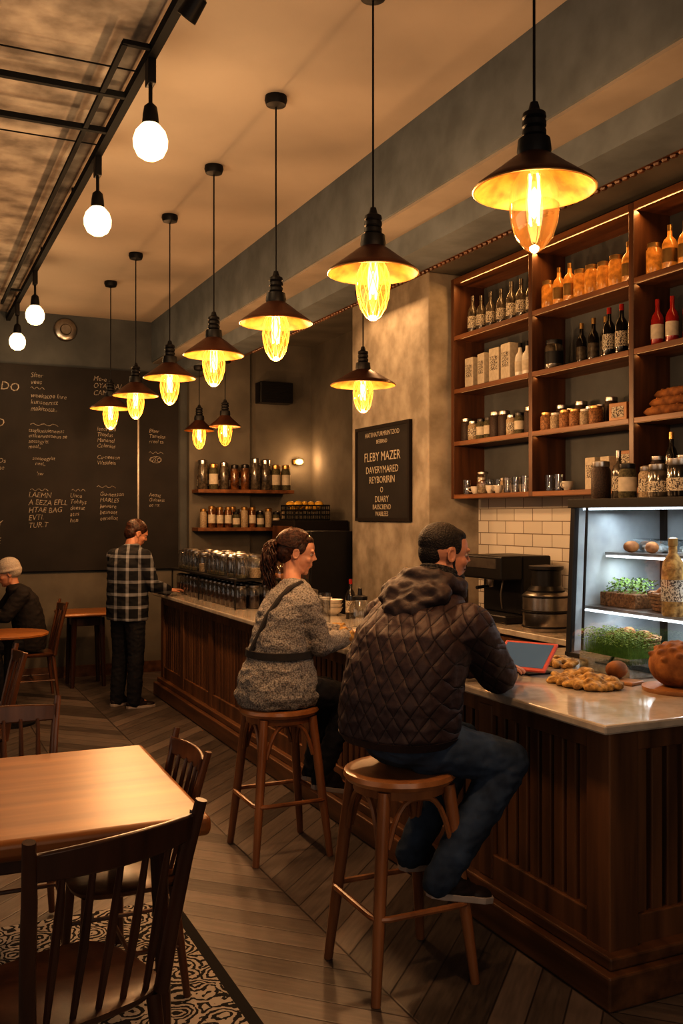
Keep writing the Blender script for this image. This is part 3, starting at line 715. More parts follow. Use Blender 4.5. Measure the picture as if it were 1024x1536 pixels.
r = empty('dark_cabinet', (4.15, 9.7, 0)); tag(r, 'dark cabinet standing against the far wall', 'cabinet')
MB().bx(3.75, 4.38, 9.3, 9.95, 0, 1.66).build('body', 'cdark', r, (4.15, 9.7, 0), smooth=False, bevel=.01)
MB().bx(3.735, 3.75, 9.34, 9.91, .1, 1.6).build('door', 'swoodz', r, (4.15, 9.7, 0), smooth=False, bevel=.004)
r = empty('fruit_crate', (4.0, 9.6, 1.66)); tag(r, 'black wire crate holding yellow fruit', 'crate')
mb = MB()
for z in (1.67, 1.72, 1.77, 1.82):
    mb.tube([(3.8, 9.4, z), (4.2, 9.4, z), (4.2, 9.8, z), (3.8, 9.8, z)], .008, 6, closed=True)
for k in range(9):
    for yy in (9.4, 9.8): mb.tube([(3.8 + k * .05, yy, 1.66), (3.8 + k * .05, yy, 1.82)], .005, 5)
    for xx in (3.8, 4.2): mb.tube([(xx, 9.4 + k * .05, 1.66), (xx, 9.4 + k * .05, 1.82)], .005, 5)
mb.bx(3.8, 4.2, 9.4, 9.8, 1.66, 1.672)
mb.build('crate_frame', 'black', r, (4.0, 9.6, 1.66))
def lemon(): return MB().ell((0, 0, .04), (.055, .04, .04), n=12).build('lemon', 'yellow')
for i in range(9): place('lemon', lemon, (3.87 + (i % 3) * .12, 9.48 + (i // 3) * .11, 1.75 if i % 2 else 1.79), i, 1, 'yellow lemon in the wire crate', 'lemon', 'lemons in the crate')

forg = (3.8, 8.55, 0); r = empty('drinks_fridge', forg); tag(r, 'black drinks fridge with glass door and bottles inside', 'fridge')
mb = MB(); mb.bx(3.5, 4.0, 8.27, 8.33, 0, 1.56).bx(3.5, 4.0, 8.75, 8.81, 0, 1.56).bx(3.5, 4.0, 8.33, 8.75, 1.5, 1.56).bx(3.5, 4.0, 8.33, 8.75, 0, .1).bx(3.95, 4.0, 8.33, 8.75, .1, 1.5)
for z in (.5, .85, 1.2): mb.bx(3.53, 3.95, 8.33, 8.75, z - .015, z)
mb.build('body', 'bplast', r, forg, smooth=False, bevel=.006)
MB().bx(3.485, 3.498, 8.29, 8.79, .06, 1.54).build('glass_door', 'clear', r, forg, smooth=False)
for z in (.85, 1.2):
    for yy in (8.39, 8.49, 8.59, 8.69): put('bot_wine', (3.6, yy, z), 0, .85, 'inside the drinks fridge', 'bottles in the fridge')

# ------------------------------------------------------------------ things on the counter
rorg = (2.5, 7.95, .98); r = empty('glass_rack', rorg); tag(r, 'black two-tier metal rack holding jars and glasses on the bar', 'rack')
mb = MB().bx(2.33, 2.71, 7.0, 8.9, 1.20, 1.215)
for y in (7.02, 8.015, 8.89):
    for x in (2.34, 2.70): mb.bx(x - .006, x + .006, y - .006, y + .006, .98, 1.20)
mb.build('rack_frame', 'black', r, rorg, smooth=False)
for iy in range(15):
    for ix in range(3): put('can_bean', (2.41 + ix * .11, 7.1 + iy * .122, .98), 0, 1, 'on the bar', 'bean canisters on the bar rack')
for iy in range(16):
    for ix in range(3):
        put(random.choice(['can_empty', 'can_grain', 'can_empty', 'tumbler']), (2.41 + ix * .11, 7.07 + iy * .112, 1.215), random.uniform(0, 6), random.uniform(.92, 1.04), 'on the rack', 'canisters on top of the bar rack')
for i in range(4):
    for k in range(3): place('bowl', bowl, (2.86, 6.35 + i * .19, .98 + k * .028), 0, 1, 'white ceramic bowl stacked on the bar', 'bowl', 'stacked bowls on the bar')
for i in range(6): put('cup', (2.5 + .11 * (i % 2), 6.22 + i * .1, .98), i, 1, 'on the bar', 'cups on the bar')
for i, k in enumerate(('can_grain', 'can_bean', 'can_empty', 'can_grain', 'can_bean')): put(k, (2.70 + .02 * (i % 2), 6.36 + i * .125, .98), i, 1.05, 'on the bar', 'canisters on the bar')
def cake():
    r = empty('cake_stand')
    MB().lathe([(.06, 0), (.02, .015), (.015, .16), (.03, .17), (.11, .175), (.115, .19), (0, .19)], n=28).build('stand', 'steel', r)
    MB().open_lathe([(.105, .19), (.105, .29), (.085, .35), (.04, .38), (0, .385)], n=28).build('dome', 'clear', r)
    MB().ell((0, 0, .40), .015).build('knob', 'steel', r)
    return r
def roll(): return MB().ell((0, 0, .03), (.045, .035, .03), n=12).build('bread_roll', 'crust')
for y in (7.4, 7.75):
    place('cake', cake, (2.845, y, .98), 0, 1, 'glass-domed cake stand on the bar', 'cake stand', 'cake stands')
    for k in range(4): place('roll', roll, (2.845 + .05 * math.cos(k * 1.57), y + .05 * math.sin(k * 1.57), 1.17), k, 1, 'golden bread roll under a glass dome', 'bread roll', 'rolls under the domes')
place('tall', lambda: MB().open_lathe([(0, 0), (.042, 0), (.045, .20), (.042, .20), (.038, .01), (0, .01)], n=20).build('tall_glass', 'clear'), (2.62, 5.95, .98), 0, 1, 'tall clear glass standing on the bar', 'glass')
def water_jar():
    b = MB().open_lathe([(0, 0), (.06, 0), (.065, .01), (.065, .13), (.045, .16), (.045, .17)], n=20).build('water_jar', 'clear')
    MB().lathe([(.047, .17), (.047, .19), (.015, .20), (.012, .24), (0, .245)], n=16).build('stopper', 'bplast', b)
    return b
place('wj', water_jar, (2.72, 5.6, .98), 0, 1.05, 'clear glass jar with black stopper on the bar', 'jar')
put('bot_wine', (2.88, 6.08, .98), 0, .85, 'on the bar')
put('jar_bean', (2.88, 5.45, .98), 0, .9, 'on the bar')
put('cup', (2.45, 5.05, .98), 2, 1.0, 'on the bar')

corg = (3.95, 5.85, .94); r = empty('espresso_machine', corg); tag(r, 'black espresso machine on the back counter', 'coffee machine')
mb = MB().bx(3.86, 4.25, 5.6, 6.1, .94, 1.0).bx(4.0, 4.25, 5.6, 6.1, 1.0, 1.42).bx(3.82, 4.0, 5.6, 6.1, 1.25, 1.42)
mb.build('body', 'bplast', r, corg, smooth=False, bevel=.012)
MB().lathe([(.035, 0), (.035, -.05), (.03, -.06)], (3.9, 5.85, 1.25), 18).build('group_head', 'steel', r, corg)
MB().tube([(3.9, 5.85, 1.2), (3.76, 5.82, 1.19)], .012, 8).build('portafilter', 'black', r, corg)
MB().bx(3.815, 3.82, 5.66, 6.04, 1.33, 1.40).build('control_panel', 'steel', r, corg, smooth=False)
MB().tube([(3.88, 5.66, 1.26), (3.85, 5.65, 1.15), (3.86, 5.65, 1.05)], .006, 6).build('steam_wand', 'steel', r, corg)
uorg = (3.92, 5.22, .94); r = empty('coffee_urn', uorg); tag(r, 'steel coffee urn with black bands and dark hopper', 'coffee urn')
MB().lathe([(.15, 0), (.155, .01), (.155, .12), (.148, .125), (.148, .135), (.155, .14), (.155, .24), (.13, .26), (0, .265)], uorg, 32).build('drum', 'steel', r, uorg)
MB().lathe([(.12, .255), (.125, .27), (.1, .30), (.1, .40), (.115, .41), (.115, .43), (0, .44)], uorg, 28).build('hopper', 'bplast', r, uorg)
mb = MB()
for z in (.03, .13, .23): mb.tube([(uorg[0] + .157 * math.cos(t * math.pi / 16), uorg[1] + .157 * math.sin(t * math.pi / 16), .94 + z) for t in range(32)], .006, 6, closed=True)
mb.build('band', 'black', r, uorg)
put('jar_bean', (3.95, 6.35, .94), 0, 1.3, 'on the back counter')

T = Matrix.Translation((2.60, 3.62, 1.06)) @ Euler((math.radians(34), 0, math.radians(-60))).to_matrix().to_4x4()
torg = (2.60, 3.62, .98); r = empty('tablet', torg); tag(r, 'tablet computer in coral case propped on the bar', 'tablet')
MB().box((0, 0, 0), (.26, .19, .014), T=T).build('tablet_case', 'pink', r, torg, smooth=False, bevel=.005)
MB().box((0, 0, .0078), (.228, .158, .002), T=T).build('screen', 'screen', r, torg, smooth=False)
pb = T @ V((0, .05, -.007)); mb = MB(); mb.tube([pb, (pb.x + .05, pb.y + .03, .985)], .008, 6); mb.bx(2.58, 2.72, 3.56, 3.74, .98, .988)
lo = T @ V((0, -.08, -.01)); mb.tube([lo, (lo.x + .01, lo.y, .982)], .01, 6)
mb.build('stand', 'black', r, torg)

def lump(n, R, h, sx, sy, seed):
    rnd = random.Random(seed); m = MB()
    for i in range(n):
        a = rnd.uniform(0, 6.28); q = math.sqrt(rnd.random()) * R
        s = rnd.uniform(.014, .028)
        m.ell((q * math.cos(a) * sx, q * math.sin(a) * sy, s * .6 + rnd.random() * h * (1 - q / R)), (s * 1.3, s, s * .7), rot=(rnd.uniform(-.5, .5), rnd.uniform(-.5, .5), a), n=8)
    return m
mb = lump(100, .16, .055, .75, 1.1, 3); mb.lathe([(.0, .0), (.10, 0), (.11, .012), (.0, .03)], n=24)
for v_ in mb.v: v_.z = max(v_.z, 0)
o = mb.build('flatbread', 'flat', remesh=.006, smo=1); o.location = (2.66, 3.28, .98); tag(o, 'rough golden crusty flatbread on the bar', 'bread')
mb = lump(44, .095, .035, .8, 1.2, 5)
for v_ in mb.v: v_.z = max(v_.z, 0)
o = mb.build('pastry', 'flat', remesh=.006, smo=1); o.location = (2.88, 3.76, .98); tag(o, 'small crusty golden pastry on the bar', 'pastry')
o = MB().lathe([(0, 0), (.14, 0), (.145, .008), (.145, .018), (.0, .022)], n=36).build('cutting_board', 'wbright'); o.location = (2.92, 3.00, .98); tag(o, 'round wooden board under the bread loaf', 'board')
mb = MB().ell((0, 0, .088), (.118, .118, .096), n=32)
for k in range(26):
    a = k * 2.4; q = .11 * math.sqrt(k / 26); mb.ell((q * math.cos(a), q * math.sin(a), .088 + .096 * math.sqrt(max(0, 1 - (q / .118) ** 2)) - .006), (.022, .018, .012), n=8)
o = mb.build('bread_loaf', 'crust', remesh=.005, smo=2); o.location = (2.92, 3.00, 1.0); tag(o, 'round dark crusted bread loaf on wooden board', 'bread')
o = MB().box((0, 0, .008), (.10, .18, .016)).build('cutting_board', 'wbright', bevel=.005); o.location = (2.83, 3.25, .98); o.rotation_euler = (0, 0, .3); tag(o, 'small wooden board on the bar', 'board')
place('roll', None, (2.83, 3.27, .996), .4, 1.3, 'small golden bread roll on a board', 'bread roll')
mloc = (3.0, 3.45, .98); r = empty('sprout_tray', mloc); tag(r, 'clear plastic tray of fresh green sprouts on the bar', 'sprout tray')
TY0, TY1 = 3.28, 3.62
MB().bx(2.91, 3.09, TY0, TY1, .98, .985).bx(2.91, 2.914, TY0, TY1, .985, 1.07).bx(3.086, 3.09, TY0, TY1, .985, 1.07).bx(2.914, 3.086, TY0, TY0 + .004, .985, 1.07).bx(2.914, 3.086, TY1 - .004, TY1, .985, 1.07).build('tray', 'plastic', r, mloc, smooth=False)
MB().bx(2.918, 3.082, TY0 + .008, TY1 - .008, .985, 1.04).build('growing_pad', 'foil', r, mloc, smooth=False)
mb = MB()
for i in range(1300):
    x = random.uniform(2.92, 3.08); y = random.uniform(TY0 + .01, TY1 - .01); h = random.uniform(.07, .14); dx = random.uniform(-.02, .02); dy = random.uniform(-.02, .02)
    mb.add([(x - .001, y, 1.04), (x + .001, y, 1.04), (x + dx, y + dy, 1.04 + h)], [(0, 1, 2)])
    p = V((x + dx, y + dy, 1.04 + h)); q = random.uniform(0, 6.28); w = .009
    for sg in (1, -1):
        mb.add([p, p + V((sg * w * math.cos(q), sg * w * math.sin(q), .004)), p + V((sg * w * 1.2 * math.cos(q + .8), sg * w * 1.2 * math.sin(q + .8), .002))], [(0, 1, 2)])
g = mb.build('sprouts', 'green', r, mloc, smooth=False); g['kind'] = 'stuff'

# ------------------------------------------------------------------ display case
def case():
    org = (3.45, 3.4, .98); r = empty('display_case', org); tag(r, 'lit glass pastry display case with black frame on the bar', 'display case')
    y0, y1 = 2.75, 4.0
    fr = MB()
    fr.bx(3.14, 3.80, y0, y1, 1.745, 1.79)
    fr.bx(3.12, 3.80, y0, y1, .98, 1.005)
    for y in (y1 - .025, y0 + .025):
        fr.tube([(3.135, y, 1.0), (3.17, y, 1.76)], .024, 6)
        fr.bx(3.75, 3.784, y - .024, y + .024, 1.005, 1.745)
    fr.tube([(3.135, y1 - .12, 1.0), (3.17, y1 - .12, 1.76)], .008, 6)
    fr.bx(3.785, 3.80, y0 + .002, y1 - .002, 1.005, 1.745)
    fr.build('frame', 'bplast', r, org, smooth=False, bevel=.003)
    MB().add([(3.125, y0 + .03, 1.005), (3.125, y1 - .03, 1.005), (3.16, y1 - .03, 1.745), (3.16, y0 + .03, 1.745)], [(0, 1, 2, 3)]).build('front_glass', 'clear', r, org, smooth=False)
    MB().bx(3.16, 3.75, y1 - .014, y1 - .008, 1.005, 1.745).build('side_panel', 'frost', r, org, smooth=False)
    MB().bx(3.36, 3.75, y0 + .03, y1 - .03, 1.50, 1.515).build('shelf', 'steel', r, org, smooth=False)
    MB().bx(3.22, 3.75, y0 + .03, y1 - .03, 1.225, 1.24).build('shelf', 'steel', r, org, smooth=False)
    MB().bx(3.77, 3.782, y0 + .05, y1 - .05, 1.01, 1.74).build('back_panel', 'frost', r, org, smooth=False)
    for x, z in ((3.35, 1.489), (3.21, 1.214), (3.2, 1.734)):
        MB().bx(x, x + .03, y0 + .05, y1 - .05, z, z + .010).build('light_strip', 'cool', r, org, smooth=False)
case()
for x, z, e in ((3.4, 1.72, 5), (3.45, 1.48, 4), (3.45, 1.21, 4)):
    l = bpy.data.lights.new('case_light', 'AREA'); l.shape = 'RECTANGLE'; l.size = .1; l.size_y = 1.1; l.energy = e; l.color = (.85, .93, 1)
    o = bpy.data.objects.new('case_light', l); o.location = (x, 3.38, z); C.objects.link(o)
def cbox():
    b = MB().bx(-.07, .07, -.11, .11, 0, .07).build('food_container', 'plastic', smooth=False, bevel=.01)
    m = lump(24, .07, .03, .7, 1.1, 9)
    for v_ in m.v: v_.z = max(v_.z + .004, .004)
    m.build('wrapped_food', 'foil', b)
    return b
for i, y in enumerate((3.8, 3.54, 3.28)): place('cbox', cbox, (3.55, y, 1.515), 0, 1, 'clear food container with wrapped food', 'food container', 'containers in the display case')
for i, y in enumerate((3.85, 3.7)): place('roll', None, (3.43, y, 1.515), i, 1, 'golden bread roll on the case shelf', 'bread roll', 'rolls on the top case shelf')
def basket_b():
    m = MB()
    for k in range(5): m.tube([((.075 + k * .006) * math.cos(t * math.pi / 10), (.13 + k * .006) * math.sin(t * math.pi / 10), .01 + k * .018) for t in range(20)], .011, 6, closed=True)
    m.lathe([(0, 0), (.07, 0), (.07, .01), (0, .01)], n=16)
    for k in range(14):
        a = k * 6.283 / 14; m.tube([(.07 * math.cos(a), .125 * math.sin(a), 0), (.105 * math.cos(a), .16 * math.sin(a), .095)], .006, 5)
    return m.build('bread_basket', 'basket')
for loc in ((3.4, 3.5, 1.24), (3.42, 3.15, 1.24), (3.4, 3.8, 1.005)):
    place('bask', basket_b, loc, 0, 1, 'wicker basket of bread rolls in the display case', 'basket', 'baskets in the display case')
    for k in range(7): place('roll', None, (loc[0] + .045 * math.cos(k * .9), loc[1] + .085 * math.sin(k * .9), loc[2] + .045 + .02 * (k % 2)), k * 1.1, 1, 'golden bread roll in a wicker basket', 'bread roll', 'rolls in the display case')
po = (3.4, 3.82, 1.24); r = empty('planter_box', po); tag(r, 'small dark planter box with green herbs', 'planter')
MB().bx(3.31, 3.49, 3.69, 3.95, 1.24, 1.31).build('box', 'basket', r, po, smooth=False, bevel=.004)
mb = MB()
for i in range(450):
    x = random.uniform(3.32, 3.48); y = random.uniform(3.70, 3.94); z = 1.31 + random.random() * .07; q = random.uniform(0, 6.28); w = .014
    mb.add([(x, y, z), (x + w * math.cos(q), y + w * math.sin(q), z + .006), (x + w * math.cos(q + .9), y + w * math.sin(q + .9), z - .004)], [(0, 1, 2)])
g = mb.build('herbs', 'green', r, po, smooth=False); g['kind'] = 'stuff'
def oil():
    b = MB().lathe([(.045, 0), (.05, .01), (.052, .2), (.045, .25), (.02, .29), (.018, .33)], n=24).build('oil_bottle', 'flat')
    MB().lathe([(.022, .325), (.022, .36), (.0, .365)], n=16).build('cap', 'lid', b)
    MB().open_lathe([(.0535, .07), (.0535, .17)], n=24).build('label', 'print', b)
    return b
place('oil', oil, (3.24, 3.36, 1.24), 0, 1, 'golden glass bottle with cream label in the case', 'bottle')
for i, y in enumerate((3.93, 3.83, 3.73, 3.62)): put(('jar_bean', 'bot_smoky', 'jar_herb', 'jar_grain')[i], (3.3 + .03 * (i % 2), y, 1.79), 0, (1, .8, 1.05, 1.0)[i], 'on the case', 'jars on top of the display case')
def bigjar(cm):
    def f():
        b = MB().lathe([(.055, 0), (.06, .01), (.06, .13), (.05, .15)], n=20).build('storage_jar', cm)
        MB().lathe([(.054, .148), (.056, .155), (.056, .18), (.0, .185)], n=20).build('lid', 'steel', b)
        MB().open_lathe([(.0608, .03), (.0608, .09)], n=20).build('label', 'print', b)
        return b
    return f
for i, y in enumerate((3.49, 3.355, 3.22, 3.085)): place('bigjar%d' % (i % 2), bigjar(('gglass', 'dglass')[i % 2]), (3.28, y, 1.79), random.uniform(2, 4), random.uniform(.85, 1), 'round storage jar with steel lid and label', 'jar', 'storage jars on top of the display case')

# ------------------------------------------------------------------ furniture
def stool_b():
    r = empty('bar_stool')
    MB().lathe([(0, .715), (.17, .715), (.20, .722), (.212, .738), (.208, .755), (.195, .762), (.17, .758), (0, .755)], n=40).build('seat', 'stoolt', r)
    MB().lathe([(.14, .685), (.175, .685), (.178, .716), (.14, .716)], n=32).build('seat_apron', 'stool', r)
    def P(sx, sy, z): h = .135 + (.70 - z) / .70 * .068; return V((sx * h, sy * h, z))
    for sx, sy in ((1, 1), (1, -1), (-1, 1), (-1, -1)):
        MB().tube([P(sx, sy, .715), P(sx, sy, .5), P(sx, sy, .25), P(sx, sy, 0)], [.023, .024, .022, .017], 10).build('leg', 'stool', r)
    h = P(1, 1, .29).x
    pts = []
    for (cx, cy, a0) in ((h - .03, h - .03, 0), (-h + .03, h - .03, 90), (-h + .03, -h + .03, 180), (h - .03, -h + .03, 270)):
        for k in range(4):
            a = math.radians(a0 + k * 30); pts.append((cx + .05 * math.cos(a), cy + .05 * math.sin(a), .29))
    MB().tube(pts, .012, 8, closed=True).build('footrest_ring', 'stool', r)
    mb = MB()
    for a, b in (((1, 1), (1, -1)), ((1, -1), (-1, -1)), ((-1, -1), (-1, 1)), ((-1, 1), (1, 1))):
        p0 = P(*a, .52); p1 = P(*b, .52); pts = []
        for k in range(13):
            t = k / 12; q = p0.lerp(p1, t * .84 + .08); q.z = .52 + .165 * (1 - abs(2 * t - 1) ** 3.2); pts.append(q)
        mb.tube(pts, .011, 7)
    mb.build('bentwood_arch', 'stool', r)
    return r
place('stool', stool_b, (1.70, 3.16, 0), 0, 1, 'round-seated bentwood bar stool under the person in quilted jacket', 'bar stool', 'bar stools')
place('stool', None, (1.76, 4.57, 0), 0, .97, 'round-seated bentwood bar stool under the person in knit dress', 'bar stool', 'bar stools')

def chair_b(mk='chair'):
    def f():
        r = empty('dining_chair')
        MB().loft([(0, 0, .43, .20, .20, 0), (0, 0, .44, .215, .21, 0), (0, 0, .455, .22, .215, 0), (0, 0, .462, .205, .20, 0)], 32, ex=3.6).build('seat', mk, r)
        for sx in (-1, 1):
            MB().tube([(sx * .17, .16, .435), (sx * .195, .19, 0)], [.02, .014], 10).build('leg', mk, r)
            MB().tube([(sx * .17, -.17, .435), (sx * .20, -.22, 0)], [.02, .014], 10).build('leg', mk, r)
            MB().tube([(sx * .185, -.185, .44), (sx * .20, -.215, .62), (sx * .215, -.255, .80), (sx * .235, -.295, .955)], [.021, .020, .019, .016], 10, flat=.8).build('back_post', mk, r)
        mb = MB(); n = 14; vs = []; fs = []
        for k in range(n + 1):
            t = -1 + 2 * k / n; x = t * .222; y = -.268 - .035 * (1 - t * t)
            zc = .885; hgt = .034 + .006 * (1 - t * t)
            for (dy, dz) in ((-.009, -hgt), (.009, -hgt), (.001, hgt), (-.017, hgt)): vs.append((x, y + dy, zc + dz))
        for k in range(n):
            for j in range(4): fs.append((k * 4 + j, k * 4 + (j + 1) % 4, k * 4 + 4 + (j + 1) % 4, k * 4 + 4 + j))
        fs.append((0, 1, 2, 3)); fs.append((n * 4 + 3, n * 4 + 2, n * 4 + 1, n * 4))
        mb.add(vs, fs)
        mb.build('top_rail', mk, r, bevel=.006)
        for k in range(5):
            t = -.66 + k * .33
            MB().tube([(t * .21, -.175 - .01 * (1 - t * t), .45), (t * .215, -.215 - .03 * (1 - t * t), .65), (t * .22, -.262 - .035 * (1 - t * t), .86)], [.008, .012, .008], 8).build('spindle', mk, r)
        for sx in (-1, 1): MB().tube([(sx * .188, .18, .2), (sx * .19, -.19, .2)], .009, 7).build('stretcher', mk, r)
        MB().tube([(-.188, 0, .2), (.188, 0, .2)], .009, 7).build('stretcher', mk, r)
        return r
    return f
place('chair', chair_b('chair'), (.39, 2.60, .012), .33, 1.0, 'dark wooden spindle-back chair with its back turned, by the table', 'chair', 'dining chairs')
place('chairw', chair_b('chair2'), (.72, 3.46, .012), math.pi / 2, .90, 'brown wooden spindle-back chair tucked under the table side', 'chair', 'dining chairs')
place('chairw', None, (.40, 4.02, .012), math.pi, .95, 'brown wooden spindle-back chair tucked under the table', 'chair', 'dining chairs')
place('chairw', None, (.36, 5.9, 0), math.pi / 2, .97, 'brown wooden spindle-back chair standing on the floor', 'chair', 'dining chairs')
def table_b(w, d, th=.065):
    def f():
        r = empty('dining_table')
        MB().box((0, 0, .75 - th / 2), (w, d, th)).build('tabletop', 'table', r, bevel=.022, segs=4)
        MB().box((0, 0, .65), (w - .25, d - .25, .08)).build('apron', 'chair', r, bevel=.005)
        for sx in (-1, 1):
            for sy in (-1, 1): MB().tube([(sx * (w / 2 - .14), sy * (d / 2 - .14), .69), (sx * (w / 2 - .12), sy * (d / 2 - .12), 0)], [.03, .02], 8).build('leg', 'chair', r)
        return r
    return f
place('table', table_b(.98, 1.04), (.41, 3.42, .012), -.02, 1, 'square honey-coloured wooden dining table with rounded edges', 'table')
def round_table():
    r = empty('round_table')
    MB().lathe([(0, .72), (.30, .72), (.32, .73), (.32, .745), (.31, .75), (0, .75)], n=40).build('tabletop', 'table', r)
    MB().lathe([(.22, 0), (.22, .02), (.05, .05), (.035, .10), (.03, .65), (.08, .72)], n=24).build('pedestal', 'black', r)
    return r
place('rtable', round_table, (.80, 8.25, 0), 0, 1, 'small round wooden cafe table on pedestal', 'table', 'round cafe tables')
place('rtable', None, (.40, 9.35, 0), 0, 1.04, 'round wooden cafe table beside the seated patron', 'table', 'round cafe tables')
place('table2', table_b(.55, .55, .04), (1.70, 9.85, 0), 0, 1, 'small wooden side table by the far wall', 'table')
place('chairw', None, (1.12, 9.3, 0), math.pi / 2, .95, 'brown wooden chair under the beanie-wearing patron', 'chair', 'dining chairs')
o = MB().bx(-.9, .8, -2.0, 2.0, 0, .012).build('area_rug', 'rug', smooth=False); o.location = (.30, 2.15, 0); tag(o, 'black and cream patterned rug with dark border', 'rug')

# ------------------------------------------------------------------ people
def head_T(c, yaw, pitch=0, sc=1.):
    return Matrix.Translation(V(c)) @ Euler((0, pitch, yaw)).to_matrix().to_4x4() @ Matrix.Diagonal((sc, sc, sc, 1))
def head(mb, T, fem=False):
    mb.ell((-.016, 0, .032), (.098, .075, .088), T=T, n=28)
    mb.ell((.030, 0, .030), (.062, .062, .070), T=T, n=24)
    mb.ell((.028, 0, -.025), (.064, .058, .078), T=T, n=24)
    jw = .040 if fem else .046
    mb.ell((.030, 0, -.068), (.056, jw + .006, .040), T=T, n=20)
    mb.ell((.062, 0, -.094), (.024, .024, .018), T=T, n=14)
    for s in (-1, 1):
        mb.tube([(-.004, s * .056, -.035), (.012, s * (jw + .008), -.075), (.055, s * .024, -.096)], [.016, .016, .013], 10, T=T)
        mb.ell((.062, s * .034, -.022), (.024, .024, .022), T=T, n=14)
        mb.ell((.078, s * .028, .028), (.014, .024, .009), T=T, rot=(0, 0, -s * .25), n=12)
        mb.tube([(-.006 + .016 * math.cos(a), s * (.074 + .006 * math.sin(a * .5)), -.004 + .026 * math.sin(a)) for a in [i * 6.283 / 12 for i in range(12)]], .0048, 8, closed=True, T=T)
        mb.ell((-.005, s * .071, -.004), (.013, .006, .023), T=T, n=12)
        mb.ell((.090, s * .011, -.020), (.012, .009, .008), T=T, n=10)
    mb.tube([(.086, 0, .026), (.094, 0, .006), (.104, 0, -.010), (.109, 0, -.018)], [.008, .009, .010, .011], 12, T=T)
    mb.ell((.084, 0, -.040), (.012, .020, .016), T=T, n=12)
    mb.ell((.089, 0, -.049), (.010, .021, .006), T=T, n=12)
    mb.ell((.087, 0, -.059), (.010, .018, .007), T=T, n=12)
def face_details(body, T, org, skin, browmat):
    for s in (-1, 1):
        e = MB().ell((.0745, s * .029, .008), (.0115, .0115, .0095), T=T, n=14).build('eye', 'eyew', body, org)
        MB().ell((.083, s * .0295, .008), (.0042, .0055, .0055), T=T, n=10).build('iris', 'iris', e, org)
        MB().tube([(.090, s * .012, .029), (.088, s * .028, .033), (.076, s * .044, .027)], [.003, .0038, .002], 6, T=T).build('eyebrow', browmat, body, org)
        MB().tube([(.083, s * .017, .012), (.0865, s * .028, .0155), (.078, s * .041, .011)], [.0025, .0032, .002], 6, T=T).build('eyelid', skin, body, org)
def hand(mb, w, d, n, side):
    w = V(w); d = V(d).normalized(); n = V(n); n = (n - d * n.dot(d)).normalized(); s = d.cross(n) * side
    R = Matrix((d, s, n)).transposed().to_4x4(); T = Matrix.Translation(w) @ R
    mb.ell((.045, 0, 0), (.052, .040, .016), T=T, n=14); mb.ell((.015, 0, 0), (.035, .028, .019), T=T, n=12)
    for i, (L1, r0) in enumerate(((.068, .0085), (.078, .009), (.072, .0088), (.056, .0078))):
        y = (i - 1.5) * -.021
        mb.tube([(.07, y * .9, 0), (.09, y, .004), (.09 + L1 * .45, y * 1.08, .0), (.09 + L1 * .78, y * 1.1, -.012), (.09 + L1 * .95, y * 1.1, -.026)], [r0, r0, r0 * .95, r0 * .9, r0 * .7], 8, T=T)
    mb.tube([(.02, .028, -.002), (.045, .05, -.006), (.072, .06, -.012), (.092, .062, -.018)], [.012, .0115, .0095, .007], 8, T=T)
